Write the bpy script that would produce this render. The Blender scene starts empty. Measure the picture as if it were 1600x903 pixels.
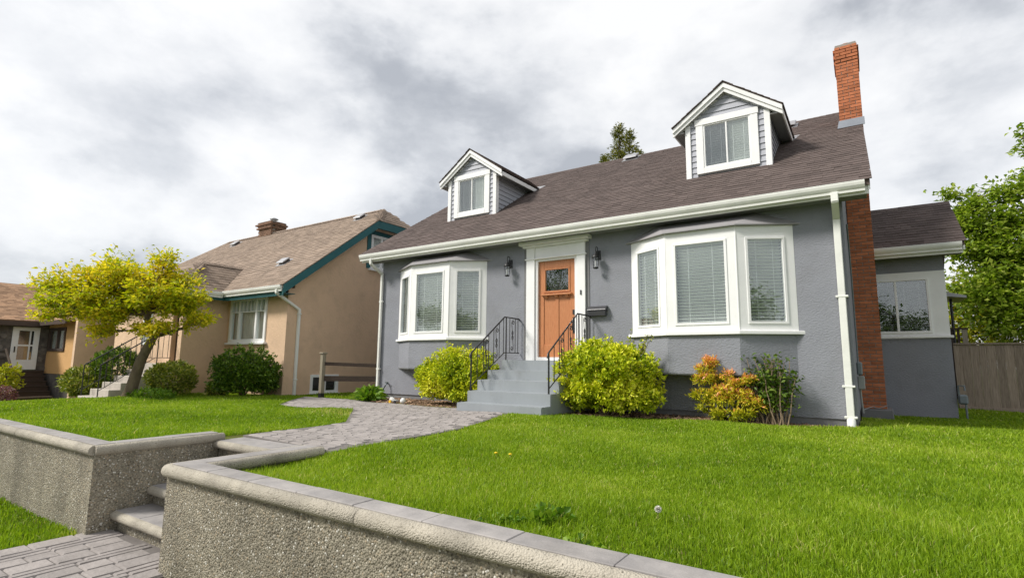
import bpy, bmesh, math, random
import numpy as np
from mathutils import Matrix, Vector

random.seed(7)
rng = np.random.default_rng(11)
S = bpy.context.scene
COL = S.collection
R = math.radians

# ------------------------------------------------------------------ camera
YAW, PITCH, ROLL, FPX = R(33.607), R(7.901), R(0.6066), 834.457
CAMLOC = Vector((0.0, -10.2, 0.97))
fw = Vector((-math.sin(YAW)*math.cos(PITCH), math.cos(YAW)*math.cos(PITCH), math.sin(PITCH)))
rt = Vector((math.cos(YAW), math.sin(YAW), 0)); up = rt.cross(fw)
r2 = math.cos(ROLL)*rt + math.sin(ROLL)*up
u2 = -math.sin(ROLL)*rt + math.cos(ROLL)*up
cam = bpy.data.cameras.new('camera')
cam.sensor_width = 36.0; cam.lens = FPX/1600*36.0
cam.clip_start = 0.05; cam.clip_end = 6000
cam_o = bpy.data.objects.new('camera', cam); COL.objects.link(cam_o)
cam_o.matrix_world = Matrix(((r2.x, u2.x, -fw.x, CAMLOC.x), (r2.y, u2.y, -fw.y, CAMLOC.y),
                             (r2.z, u2.z, -fw.z, CAMLOC.z), (0, 0, 0, 1)))
S.camera = cam_o

# ------------------------------------------------------------------ sky, sun, exposure
TO_SUN = Vector((-0.60, -0.60, 0.80)).normalized()
SUN_EL = math.asin(TO_SUN.z); SUN_AZ = math.atan2(TO_SUN.x, TO_SUN.y)
world = bpy.data.worlds.new('World'); S.world = world; world.use_nodes = True
wt = world.node_tree; wn = wt.nodes; wl = wt.links; wn.clear()
def N(tree, typ, **kw):
    n = tree.nodes.new(typ)
    for k, v in kw.items():
        if k.startswith('i_'):
            key = k[2:]
            key = int(key) if key.isdigit() else key.replace('_', ' ')
            n.inputs[key].default_value = v
        else: setattr(n, k, v)
    return n
sky = N(wt, 'ShaderNodeTexSky', sky_type='NISHITA', sun_disc=False, sun_elevation=SUN_EL, sun_rotation=SUN_AZ)
bg1 = N(wt, 'ShaderNodeBackground', i_Strength=0.10)
wl.new(sky.outputs[0], bg1.inputs[0])
# broken cloud deck: broad grey masses, and billows whose edges stay white
SKY_SEED = 0.5
tc = N(wt, 'ShaderNodeTexCoord')
def cloud_noise(scale, sxyz, off, detail, rough, dist):
    mp = N(wt, 'ShaderNodeMapping'); mp.inputs['Scale'].default_value = sxyz; mp.inputs['Location'].default_value = off
    wl.new(tc.outputs['Generated'], mp.inputs['Vector'])
    n = N(wt, 'ShaderNodeTexNoise', i_Scale=scale, i_Detail=detail, i_Roughness=rough, i_Distortion=dist); wl.new(mp.outputs[0], n.inputs['Vector']); return n.outputs[0]
na_ = cloud_noise(1.5, (1, 1, 1.5), (SKY_SEED, 1.1, 0), 3.0, 0.5, 0.1)          # broad masses
nb2 = cloud_noise(3.0, (1, 1, 1.9), (3.3, SKY_SEED, 5), 12.0, 0.55, 0.15)        # billows
nc_ = cloud_noise(6.5, (1, 1, 1.6), (7.7, 2.2, SKY_SEED), 8.0, 0.6, 0.1)         # shading inside them
def wmath(op, a, b_):
    n = N(wt, 'ShaderNodeMath', operation=op)
    for k_, q_ in enumerate((a, b_)):
        if isinstance(q_, (int, float)): n.inputs[k_].default_value = q_
        else: wl.new(q_, n.inputs[k_])
    return n.outputs[0]
def wramp(src, a, b_, lo, hi):
    n = N(wt, 'ShaderNodeMapRange', interpolation_type='SMOOTHSTEP', i_1=a, i_2=b_, i_3=lo, i_4=hi); wl.new(src, n.inputs[0]); return n.outputs[0]
mass = wmath('ADD', wmath('MULTIPLY', na_, 0.65), wmath('MULTIPLY', nb2, 0.35))
shade = wramp(mass, 0.35, 0.61, 0.0, 1.0)                                         # 0 grey underside .. 1 bright
bill = wramp(wmath('ADD', wmath('MULTIPLY', nb2, 0.75), wmath('MULTIPLY', na_, 0.25)), 0.415, 0.575, 0.0, 1.0)
inner = wramp(nc_, 0.3, 0.7, -0.14, 0.14)
lum = wmath('ADD', wmath('ADD', wmath('MULTIPLY', shade, 0.60), wmath('MULTIPLY', bill, 0.40)), inner)
rp = N(wt, 'ShaderNodeValToRGB'); wl.new(lum, rp.inputs[0])
e = rp.color_ramp.elements
e[0].position = 0.0; e[0].color = (0.33, 0.345, 0.372, 1)
e[1].position = 1.0; e[1].color = (0.69, 0.69, 0.69, 1)
for p_, c_ in ((0.30, (0.475, 0.488, 0.51)), (0.60, (0.59, 0.597, 0.61))):
    m_ = rp.color_ramp.elements.new(p_); m_.color = (*c_, 1)
bg2 = N(wt, 'ShaderNodeBackground', i_Strength=1.22); wl.new(rp.outputs[0], bg2.inputs[0])
mx = N(wt, 'ShaderNodeMixShader', i_0=0.90)
wl.new(bg1.outputs[0], mx.inputs[1]); wl.new(bg2.outputs[0], mx.inputs[2])
wo = N(wt, 'ShaderNodeOutputWorld'); wl.new(mx.outputs[0], wo.inputs[0])

sun = bpy.data.lights.new('sun', 'SUN'); sun.energy = 3.5; sun.angle = R(13); sun.color = (1.0, 0.955, 0.89)
sun_o = bpy.data.objects.new('sun', sun); COL.objects.link(sun_o); sun_o.location = (-30, -30, 40)
sun_o.rotation_euler = TO_SUN.to_track_quat('Z', 'Y').to_euler()
S.view_settings.view_transform = 'Standard'; S.view_settings.look = 'None'
S.view_settings.gamma = 1.0; S.view_settings.use_curve_mapping = False; S.view_settings.exposure = 0.37
S.render.engine = 'CYCLES'
S.cycles.max_bounces = 8; S.cycles.transparent_max_bounces = 24
S.cycles.use_adaptive_sampling = True

# ------------------------------------------------------------------ materials
MATS = {}
def mat(name, col, rough=0.7, var=0.0, vscale=8.0, bump=0.0, bscale=60.0, bdetail=6.0, col2=None, spec=0.5,
        metal=0.0, rnd=0.0, stretch=None, dist=0.01, trans=0.0, stain=0.0, bkind='noise'):
    """procedural paint/stucco/wood: colour varied by noise, per-piece random value and fine relief"""
    m = bpy.data.materials.new(name); m.use_nodes = True; t = m.node_tree; t.nodes.clear()
    out = N(t, 'ShaderNodeOutputMaterial'); b = N(t, 'ShaderNodeBsdfPrincipled', i_Roughness=rough, i_Metallic=metal)
    b.inputs['Specular IOR Level'].default_value = spec
    co = N(t, 'ShaderNodeTexCoord'); g = N(t, 'ShaderNodeNewGeometry')
    vec = g.outputs['Position']
    if stretch:
        mp = N(t, 'ShaderNodeMapping'); mp.inputs['Scale'].default_value = stretch
        t.links.new(g.outputs['Position'], mp.inputs['Vector']); vec = mp.outputs[0]
    c = N(t, 'ShaderNodeRGB'); c.outputs[0].default_value = (*col, 1); cur = c.outputs[0]
    if col2 is not None:
        n = N(t, 'ShaderNodeTexNoise', i_Scale=vscale, i_Detail=5.0, i_Roughness=0.6); t.links.new(vec, n.inputs['Vector'])
        r = N(t, 'ShaderNodeMapRange', i_1=0.35, i_2=0.65); t.links.new(n.outputs[0], r.inputs[0])
        x = N(t, 'ShaderNodeMix', data_type='RGBA'); x.inputs[7].default_value = (*col2, 1)
        t.links.new(r.outputs[0], x.inputs[0]); t.links.new(cur, x.inputs[6]); cur = x.outputs[2]
    if var or rnd:
        add = None
        if var:
            n = N(t, 'ShaderNodeTexNoise', i_Scale=vscale*0.37, i_Detail=6.0, i_Roughness=0.65); t.links.new(vec, n.inputs['Vector'])
            r = N(t, 'ShaderNodeMapRange', i_1=0.3, i_2=0.7, i_3=1-var, i_4=1+var); t.links.new(n.outputs[0], r.inputs[0]); add = r.outputs[0]
        if rnd:
            oi = N(t, 'ShaderNodeObjectInfo'); at = N(t, 'ShaderNodeAttribute', attribute_name='rnd')
            a = N(t, 'ShaderNodeMath', operation='ADD'); t.links.new(oi.outputs['Random'], a.inputs[0]); t.links.new(at.outputs['Fac'], a.inputs[1])
            f = N(t, 'ShaderNodeMath', operation='FRACT'); t.links.new(a.outputs[0], f.inputs[0])
            r = N(t, 'ShaderNodeMapRange', i_3=1-rnd, i_4=1+rnd); t.links.new(f.outputs[0], r.inputs[0])
            if add is None: add = r.outputs[0]
            else:
                q = N(t, 'ShaderNodeMath', operation='MULTIPLY'); t.links.new(add, q.inputs[0]); t.links.new(r.outputs[0], q.inputs[1]); add = q.outputs[0]
        v = N(t, 'ShaderNodeVectorMath', operation='SCALE'); t.links.new(cur, v.inputs[0]); t.links.new(add, v.inputs['Scale']); cur = v.outputs[0]
    if stain:
        n = N(t, 'ShaderNodeTexNoise', i_Scale=1.7, i_Detail=8.0, i_Roughness=0.7); t.links.new(g.outputs['Position'], n.inputs['Vector'])
        r = N(t, 'ShaderNodeMapRange', i_1=0.5, i_2=0.75, i_3=0.0, i_4=stain); t.links.new(n.outputs[0], r.inputs[0])
        x = N(t, 'ShaderNodeMix', data_type='RGBA'); x.inputs[7].default_value = (0.09, 0.08, 0.065, 1)
        t.links.new(r.outputs[0], x.inputs[0]); t.links.new(cur, x.inputs[6]); cur = x.outputs[2]
    t.links.new(cur, b.inputs['Base Color'])
    if bump:
        if bkind == 'noise':
            n = N(t, 'ShaderNodeTexNoise', i_Scale=bscale, i_Detail=bdetail, i_Roughness=0.6); o = n.outputs[0]
        else:
            n = N(t, 'ShaderNodeTexVoronoi', i_Scale=bscale); o = n.outputs['Distance']
        t.links.new(vec, n.inputs['Vector'])
        bu = N(t, 'ShaderNodeBump', i_Strength=bump, i_Distance=dist); t.links.new(o, bu.inputs['Height']); t.links.new(bu.outputs[0], b.inputs['Normal'])
    t.links.new(b.outputs[0], out.inputs[0])
    MATS[name] = m; return m

mat('stucco_grey', (0.252, 0.260, 0.290), 0.85, var=0.06, vscale=3, bump=0.7, bscale=26, bdetail=4, dist=0.02, stretch=(1, 1, 1.7), spec=0.25, stain=0.22)
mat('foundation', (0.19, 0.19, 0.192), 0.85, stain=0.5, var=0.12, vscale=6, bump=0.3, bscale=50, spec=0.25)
mat('stucco_tan', (0.69, 0.49, 0.335), 0.9, var=0.07, vscale=3, bump=0.8, bscale=14, bdetail=5, dist=0.02, spec=0.2, stain=0.2)
mat('stucco_ochre', (0.62, 0.37, 0.16), 0.9, var=0.07, vscale=3, bump=0.8, bscale=14, bdetail=5, dist=0.02, spec=0.2)
mat('white', (0.82, 0.82, 0.81), 0.5, var=0.04, stain=0.06, vscale=6, bump=0.06, bscale=90, spec=0.4)
mat('gutter_white', (0.76, 0.765, 0.72), 0.42, var=0.05, vscale=5, stain=0.14, spec=0.45)
mat('siding', (0.37, 0.38, 0.42), 0.6, var=0.05, vscale=5, bump=0.12, bscale=70, stretch=(0.2, 0.2, 1), rnd=0.05)
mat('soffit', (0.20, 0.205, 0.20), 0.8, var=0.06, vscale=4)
mat('shingle_dark', (0.113, 0.088, 0.080), 0.92, var=0.09, vscale=3.5, bump=0.5, bscale=160, rnd=0.17, spec=0.2, dist=0.006)
mat('shingle_tan', (0.26, 0.20, 0.155), 0.92, var=0.10, vscale=4, bump=0.5, bscale=120, rnd=0.18, spec=0.2, dist=0.006)
mat('shingle_red', (0.33, 0.205, 0.125), 0.92, var=0.15, vscale=4, bump=0.5, bscale=120, rnd=0.25, spec=0.2, dist=0.006)
mat('brick', (0.42, 0.15, 0.072), 0.88, var=0.2, vscale=24, bump=0.5, bscale=90, rnd=0.2, spec=0.2, dist=0.004)
mat('brick_brown', (0.20, 0.12, 0.08), 0.88, var=0.2, vscale=24, bump=0.5, bscale=90, rnd=0.2, spec=0.2)
mat('mortar', (0.30, 0.275, 0.245), 0.95, var=0.15, vscale=20, bump=0.3, bscale=100, spec=0.1)
mat('door_wood', (0.53, 0.225, 0.095), 0.42, col2=(0.42, 0.155, 0.06), vscale=9, stretch=(9, 9, 0.7), bump=0.12, bscale=30, spec=0.45)
mat('iron', (0.018, 0.018, 0.02), 0.38, var=0.2, vscale=30, spec=0.5)
mat('lamp_metal', (0.022, 0.023, 0.024), 0.45, metal=0.3, var=0.2, vscale=30)
mat('mailbox', (0.05, 0.05, 0.055), 0.35, var=0.1, vscale=20)
mat('step_paint', (0.275, 0.298, 0.315), 0.6, stain=0.4, var=0.09, vscale=5, bump=0.15, bscale=40, stretch=(1, 1, 0.35), spec=0.35)
mat('paver', (0.295, 0.268, 0.252), 0.8, var=0.16, vscale=7, bump=0.6, bscale=22, bdetail=8, rnd=0.10, dist=0.02, spec=0.3, stain=0.45)
mat('path_base', (0.165, 0.15, 0.14), 0.85, var=0.15, vscale=6, bump=0.5, bscale=24, bdetail=8, dist=0.012, spec=0.25)
mat('cap_stone', (0.33, 0.31, 0.295), 0.75, col2=(0.25, 0.237, 0.23), vscale=6, var=0.08, bump=0.35, bscale=35, bdetail=8, rnd=0.07, spec=0.3, stain=0.35)
mat('concrete_light', (0.45, 0.41, 0.36), 0.88, var=0.12, vscale=8, bump=0.3, bscale=50, spec=0.2)
mat('teal', (0.022, 0.115, 0.125), 0.55, var=0.12, vscale=6, spec=0.4)
mat('dark_brown', (0.055, 0.035, 0.025), 0.6, var=0.15, vscale=8)
mat('grey_wood', (0.34, 0.275, 0.215), 0.88, col2=(0.22, 0.17, 0.13), vscale=5, stretch=(14, 14, 0.8), var=0.1, rnd=0.16, bump=0.35, bscale=20, spec=0.2)
mat('post_wood', (0.33, 0.295, 0.22), 0.85, col2=(0.22, 0.19, 0.14), vscale=5, stretch=(12, 12, 0.8), spec=0.2)
mat('old_wood', (0.085, 0.062, 0.05), 0.85, col2=(0.05, 0.038, 0.03), vscale=5, stretch=(0.6, 9, 9), spec=0.2)
mat('dark_stone', (0.095, 0.088, 0.082), 0.9, col2=(0.18, 0.16, 0.14), vscale=5, rnd=0.35, bump=0.6, bscale=15, spec=0.25)
mat('flashing', (0.22, 0.24, 0.27), 0.45, metal=0.3, var=0.1, vscale=9)
mat('vent_metal', (0.36, 0.36, 0.37), 0.45, metal=0.4, var=0.1, vscale=9)
mat('bay_roof', (0.30, 0.29, 0.295), 0.5, var=0.08, vscale=5, bump=0.1, bscale=30, spec=0.4)
mat('blind', (0.84, 0.86, 0.84), 0.5, spec=0.3)
mat('blind_dark', (0.30, 0.31, 0.31), 0.6, spec=0.3)
mat('curtain', (0.55, 0.55, 0.52), 0.9, var=0.1, vscale=8)
mat('room_shade', (0.035, 0.035, 0.037), 0.9)  # near-black colour standing in for the shade inside rooms
mat('bark', (0.20, 0.155, 0.105), 0.9, col2=(0.13, 0.10, 0.07), vscale=9, stretch=(1, 1, 0.35), bump=0.7, bscale=25, spec=0.15)
mat('bark_dark', (0.07, 0.05, 0.035), 0.9, col2=(0.11, 0.085, 0.06), vscale=9, stretch=(1, 1, 0.35), bump=0.6, bscale=25, spec=0.15)
mat('twig', (0.27, 0.20, 0.135), 0.9, var=0.25, vscale=14, spec=0.15)
mat('mulch', (0.135, 0.082, 0.052), 0.95, col2=(0.24, 0.165, 0.11), vscale=24, var=0.3, bump=1.0, bscale=40, dist=0.03, spec=0.1)
mat('chip', (0.30, 0.20, 0.13), 0.95, rnd=0.55, spec=0.1)
mat('soil_green', (0.10, 0.14, 0.014), 0.95, col2=(0.085, 0.075, 0.03), vscale=6, var=0.25, bump=0.8, bscale=30, dist=0.03, spec=0.1)
mat('far_grass', (0.07, 0.12, 0.02), 0.95, col2=(0.05, 0.09, 0.015), vscale=1.5, spec=0.1)
mat('asphalt', (0.05, 0.05, 0.052), 0.9, var=0.2, vscale=12, bump=0.4, bscale=90, spec=0.3)
mat('plastic_white', (0.75, 0.75, 0.74), 0.4)
mat('plastic_grey', (0.33, 0.34, 0.33), 0.5, var=0.06, vscale=10)
mat('gasmeter', (0.17, 0.20, 0.215), 0.5, var=0.15, vscale=20, metal=0.2)
mat('plastic_yellow', (0.7, 0.42, 0.03), 0.4)
mat('hose', (0.015, 0.03, 0.02), 0.5)
mat('dandelion', (0.75, 0.52, 0.01), 0.7)
mat('fluff', (0.72, 0.70, 0.64), 0.9)
mat('lawn_edge', (0.30, 0.27, 0.235), 0.9, var=0.15, vscale=7, bump=0.4, bscale=30)

def glass(name, tint, ior):
    m = bpy.data.materials.new(name); m.use_nodes = True; t = m.node_tree; t.nodes.clear()
    out = N(t, 'ShaderNodeOutputMaterial'); a = N(t, 'ShaderNodeBsdfTransparent', i_Color=(*tint, 1))
    g = N(t, 'ShaderNodeBsdfGlossy', i_Roughness=0.0, i_Color=(0.95, 0.98, 1.0, 1)); lw_ = N(t, 'ShaderNodeLayerWeight', i_Blend=0.5)
    p5 = N(t, 'ShaderNodeMath', operation='POWER', i_1=4.0); t.links.new(lw_.outputs['Facing'], p5.inputs[0])
    f = N(t, 'ShaderNodeMapRange', i_3=ior, i_4=1.0); t.links.new(p5.outputs[0], f.inputs[0])
    # very slight waviness, as in real float glass
    ge = N(t, 'ShaderNodeNewGeometry'); n = N(t, 'ShaderNodeTexNoise', i_Scale=1.6, i_Detail=1.0); t.links.new(ge.outputs['Position'], n.inputs['Vector'])
    bu = N(t, 'ShaderNodeBump', i_Strength=0.06, i_Distance=0.05); t.links.new(n.outputs[0], bu.inputs['Height'])
    t.links.new(bu.outputs[0], g.inputs['Normal'])
    x = N(t, 'ShaderNodeMixShader'); t.links.new(f.outputs[0], x.inputs[0]); t.links.new(a.outputs[0], x.inputs[1]); t.links.new(g.outputs[0], x.inputs[2])
    t.links.new(x.outputs[0], out.inputs[0]); MATS[name] = m
glass('pane', (0.97, 0.99, 0.98), 0.11)
glass('lamp_glass', (0.96, 0.97, 0.97), 0.05)

def leafmat(name, stops, trans=0.35, rough=0.5):
    """leaf colour picked per leaf by its own random value; lets some light through"""
    m = bpy.data.materials.new(name); m.use_nodes = True; t = m.node_tree; t.nodes.clear()
    out = N(t, 'ShaderNodeOutputMaterial'); at = N(t, 'ShaderNodeAttribute', attribute_name='rnd')
    r = N(t, 'ShaderNodeValToRGB'); t.links.new(at.outputs['Fac'], r.inputs[0]); el = r.color_ramp.elements
    for i, (p, c) in enumerate(stops):
        if i < 2: q = el[i]; q.position = p
        else: q = el.new(p)
        q.color = (*c, 1)
    b = N(t, 'ShaderNodeBsdfPrincipled', i_Roughness=rough); b.inputs['Specular IOR Level'].default_value = 0.3
    tr = N(t, 'ShaderNodeBsdfTranslucent'); x = N(t, 'ShaderNodeMixShader', i_0=trans)
    t.links.new(r.outputs[0], b.inputs['Base Color'])
    v = N(t, 'ShaderNodeVectorMath', operation='MULTIPLY'); v.inputs[1].default_value = (1.15, 1.2, 0.6); t.links.new(r.outputs[0], v.inputs[0])
    t.links.new(v.outputs[0], tr.inputs[0])
    t.links.new(b.outputs[0], x.inputs[1]); t.links.new(tr.outputs[0], x.inputs[2]); t.links.new(x.outputs[0], out.inputs[0]); MATS[name] = m
leafmat('grass', [(0.0, (0.105, 0.19, 0.009)), (1.0, (0.57, 0.49, 0.23)), (0.35, (0.205, 0.33, 0.013)), (0.68, (0.315, 0.437, 0.025)), (0.90, (0.44, 0.52, 0.08))], 0.42, 0.45)
leafmat('golden', [(0.0, (0.15, 0.24, 0.010)), (1.0, (0.92, 0.86, 0.16)), (0.28, (0.36, 0.46, 0.014)), (0.58, (0.62, 0.66, 0.02)), (0.85, (0.88, 0.84, 0.06))], 0.22)
leafmat('maple_leaf', [(0.0, (0.20, 0.30, 0.010)), (1.0, (0.90, 0.70, 0.05)), (0.35, (0.38, 0.45, 0.012)), (0.75, (0.66, 0.60, 0.02))], 0.45)
leafmat('green_leaf', [(0.0, (0.10, 0.17, 0.012)), (1.0, (0.46, 0.52, 0.10)), (0.4, (0.19, 0.29, 0.02)), (0.75, (0.31, 0.41, 0.04))], 0.45)
leafmat('lime_leaf', [(0.0, (0.20, 0.25, 0.01)), (1.0, (0.58, 0.52, 0.04)), (0.5, (0.36, 0.38, 0.015))], 0.4)
leafmat('dark_leaf', [(0.0, (0.035, 0.075, 0.008)), (1.0, (0.22, 0.32, 0.03)), (0.5, (0.075, 0.155, 0.012))], 0.25, 0.4)
leafmat('rhodo_leaf', [(0.0, (0.08, 0.11, 0.014)), (1.0, (0.60, 0.52, 0.16)), (0.5, (0.20, 0.26, 0.025)), (0.85, (0.38, 0.40, 0.06))], 0.22, 0.35)
leafmat('hydrangea_leaf', [(0.0, (0.045, 0.085, 0.010)), (1.0, (0.20, 0.27, 0.04)), (0.5, (0.095, 0.175, 0.016))], 0.3)
leafmat('pieris_leaf', [(0.0, (0.24, 0.28, 0.01)), (1.0, (0.92, 0.45, 0.30)), (0.35, (0.52, 0.50, 0.02)), (0.6, (0.70, 0.58, 0.05)), (0.75, (0.82, 0.36, 0.07)), (0.88, (0.90, 0.46, 0.20))], 0.3)
leafmat('hosta_leaf', [(0.0, (0.06, 0.14, 0.01)), (1.0, (0.24, 0.36, 0.04)), (0.5, (0.13, 0.25, 0.015))], 0.35)
leafmat('conifer_leaf', [(0.0, (0.06, 0.085, 0.015)), (1.0, (0.34, 0.31, 0.06)), (0.5, (0.17, 0.19, 0.03))], 0.3)
leafmat('pink_leaf', [(0.0, (0.10, 0.06, 0.05)), (1.0, (0.42, 0.20, 0.24)), (0.5, (0.22, 0.10, 0.11))], 0.25)

# ------------------------------------------------------------------ mesh helpers
WLOC = {}
class MB:
    """collects shapes; build() links them as ONE mesh object whose origin is its own middle"""
    def __init__(s, M=None): s.v = []; s.f = []; s.sm = []; s.M = M; s.rnd = []
    def _add(s, vs, fs, smooth=False, rnd=0.0):
        o = len(s.v)
        s.v += [tuple(s.M @ Vector(p)) if s.M is not None else tuple(p) for p in vs]
        s.f += [tuple(i+o for i in f) for f in fs]; s.sm += [smooth]*len(fs); s.rnd += [rnd]*len(fs); return s
    def box(s, x0, x1, y0, y1, z0, z1, rnd=0.0):
        return s._add([(x0,y0,z0),(x1,y0,z0),(x1,y1,z0),(x0,y1,z0),(x0,y0,z1),(x1,y0,z1),(x1,y1,z1),(x0,y1,z1)],
                      [(0,3,2,1),(4,5,6,7),(0,1,5,4),(1,2,6,5),(2,3,7,6),(3,0,4,7)], rnd=rnd)
    def quad(s, a, b, c, d, rnd=0.0): return s._add([a,b,c,d], [(0,1,2,3)], rnd=rnd)
    def prism(s, poly, d, rnd=0.0, smooth=False):
        """closed polygon (3D points) pushed along vector d"""
        n = len(poly); d = Vector(d); a = [Vector(p) for p in poly]
        return s._add(a+[p+d for p in a], [tuple(range(n))[::-1], tuple(range(n, 2*n))]+[(i,(i+1)%n,n+(i+1)%n,n+i) for i in range(n)], smooth, rnd)
    def tube(s, pts, r, n=8, cap=True, rnd=0.0, closed=False):
        pts = [Vector(p) for p in pts]; k = len(pts)
        rs = r if isinstance(r, (list, tuple)) else [r]*k
        vs = []; fs = []; ref = None
        for i, p in enumerate(pts):
            d = (pts[min(i+1,k-1)]-pts[max(i-1,0)]).normalized()
            if ref is None: ref = d.orthogonal().normalized()
            ref = (ref - d*ref.dot(d))
            ref = ref.normalized() if ref.length > 1e-6 else d.orthogonal().normalized()
            b = d.cross(ref)
            for j in range(n):
                a = 2*math.pi*(j+0.5)/n; vs.append(p+(ref*math.cos(a)+b*math.sin(a))*rs[i])
        for i in range(k-1):
            for j in range(n): fs.append((i*n+j, i*n+(j+1)%n, (i+1)*n+(j+1)%n, (i+1)*n+j))
        s._add(vs, fs, n > 4, rnd)
        if cap: s._add(vs[:n], [tuple(range(n))[::-1]], False, rnd); s._add(vs[-n:], [tuple(range(n))], False, rnd)
        return s
    def lathe(s, prof, c, n=16, smooth=True):
        c = Vector(c); vs = []; fs = []
        for r, z in prof:
            for j in range(n): a = 2*math.pi*j/n; vs.append(c+Vector((r*math.cos(a), r*math.sin(a), z)))
        k = len(prof)
        for i in range(k-1):
            for j in range(n): fs.append((i*n+j, i*n+(j+1)%n, (i+1)*n+(j+1)%n, (i+1)*n+j))
        s._add(vs, fs, smooth); s._add(vs[:n], [tuple(range(n))[::-1]]); s._add(vs[-n:], [tuple(range(n))]); return s
    def build(s, name, m, parent=None, bevel=0.0, kind=None, seg=1, use_rnd=False):
        v = np.array(s.v, dtype=float); c = (v.min(0)+v.max(0))/2
        me = bpy.data.meshes.new(name); me.from_pydata((v-c).tolist(), [], s.f); me.update()
        me.polygons.foreach_set('use_smooth', s.sm)
        if use_rnd:
            a = me.attributes.new('rnd', 'FLOAT', 'FACE'); a.data.foreach_set('value', s.rnd)
        if bevel:
            b = bmesh.new(); b.from_mesh(me); bmesh.ops.remove_doubles(b, verts=b.verts, dist=1e-5)
            bmesh.ops.recalc_face_normals(b, faces=b.faces)
            es = [e_ for e_ in b.edges if len(e_.link_faces) == 2 and e_.calc_face_angle(0) > 0.5]
            bmesh.ops.bevel(b, geom=es, offset=bevel, segments=seg, affect='EDGES', clamp_overlap=True); b.to_mesh(me); b.free()
        me.materials.append(MATS[m] if isinstance(m, str) else m)
        return place(name, me, Vector(c), parent, kind)
def place(name, me, world, parent=None, kind=None):
    o = bpy.data.objects.new(name, me); COL.objects.link(o)
    world = Vector(world)
    if parent is not None: o.parent = parent; o.location = world - WLOC[parent.name]
    else: o.location = world
    WLOC[o.name] = world
    if kind: o['kind'] = kind
    return o
def tag(o, label, cat, group=None):
    o['label'] = label; o['category'] = cat
    if group: o['group'] = group
    return o
def thing(name, loc, label, cat, group=None):
    o = bpy.data.objects.new(name, None); COL.objects.link(o); o.location = loc; o.empty_display_size = 0.2
    WLOC[o.name] = Vector(loc); return tag(o, label, cat, group)
def copies(parent, me, name, world, rot=None):
    o = place(name, me, world, parent)
    if rot is not None: o.rotation_euler = rot
    return o
def clip(poly, a, b, c):
    """keep the part of a 2-D polygon with a*x+b*y<=c"""
    out = []
    for i in range(len(poly)):
        p, q = poly[i], poly[(i+1) % len(poly)]; fp = a*p[0]+b*p[1]-c; fq = a*q[0]+b*q[1]-c
        if fp <= 0: out.append(p)
        if fp*fq < 0: t = fp/(fp-fq); out.append((p[0]+t*(q[0]-p[0]), p[1]+t*(q[1]-p[1])))
    return out
def wall_xz(mb, x0, x1, z0, z1, y0, y1, holes=()):
    """wall slab between y0 and y1 with rectangular openings (hx0,hx1,hz0,hz1)"""
    xs = sorted({x0, x1, *[h[0] for h in holes], *[h[1] for h in holes]}); zs = sorted({z0, z1, *[h[2] for h in holes], *[h[3] for h in holes]})
    for a, b in zip(xs, xs[1:]):
        run = None
        for c, d in zip(zs, zs[1:]):
            mid = ((a+b)/2, (c+d)/2)
            if any(h[0] < mid[0] < h[1] and h[2] < mid[1] < h[3] for h in holes):
                if run: mb.box(a, b, y0, y1, *run); run = None
            else: run = [run[0] if run else c, d]
        if run: mb.box(a, b, y0, y1, *run)
def facing(ox, oy, oz, nx, ny):
    """matrix for a panel drawn in local x (right seen from outside), -y outward, z up"""
    n = Vector((nx, ny, 0)).normalized(); r = Vector((-n.y, n.x, 0))
    return Matrix(((r.x, -n.x, 0, ox), (r.y, -n.y, 0, oy), (0, 0, 1, oz), (0, 0, 0, 1)))

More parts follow.
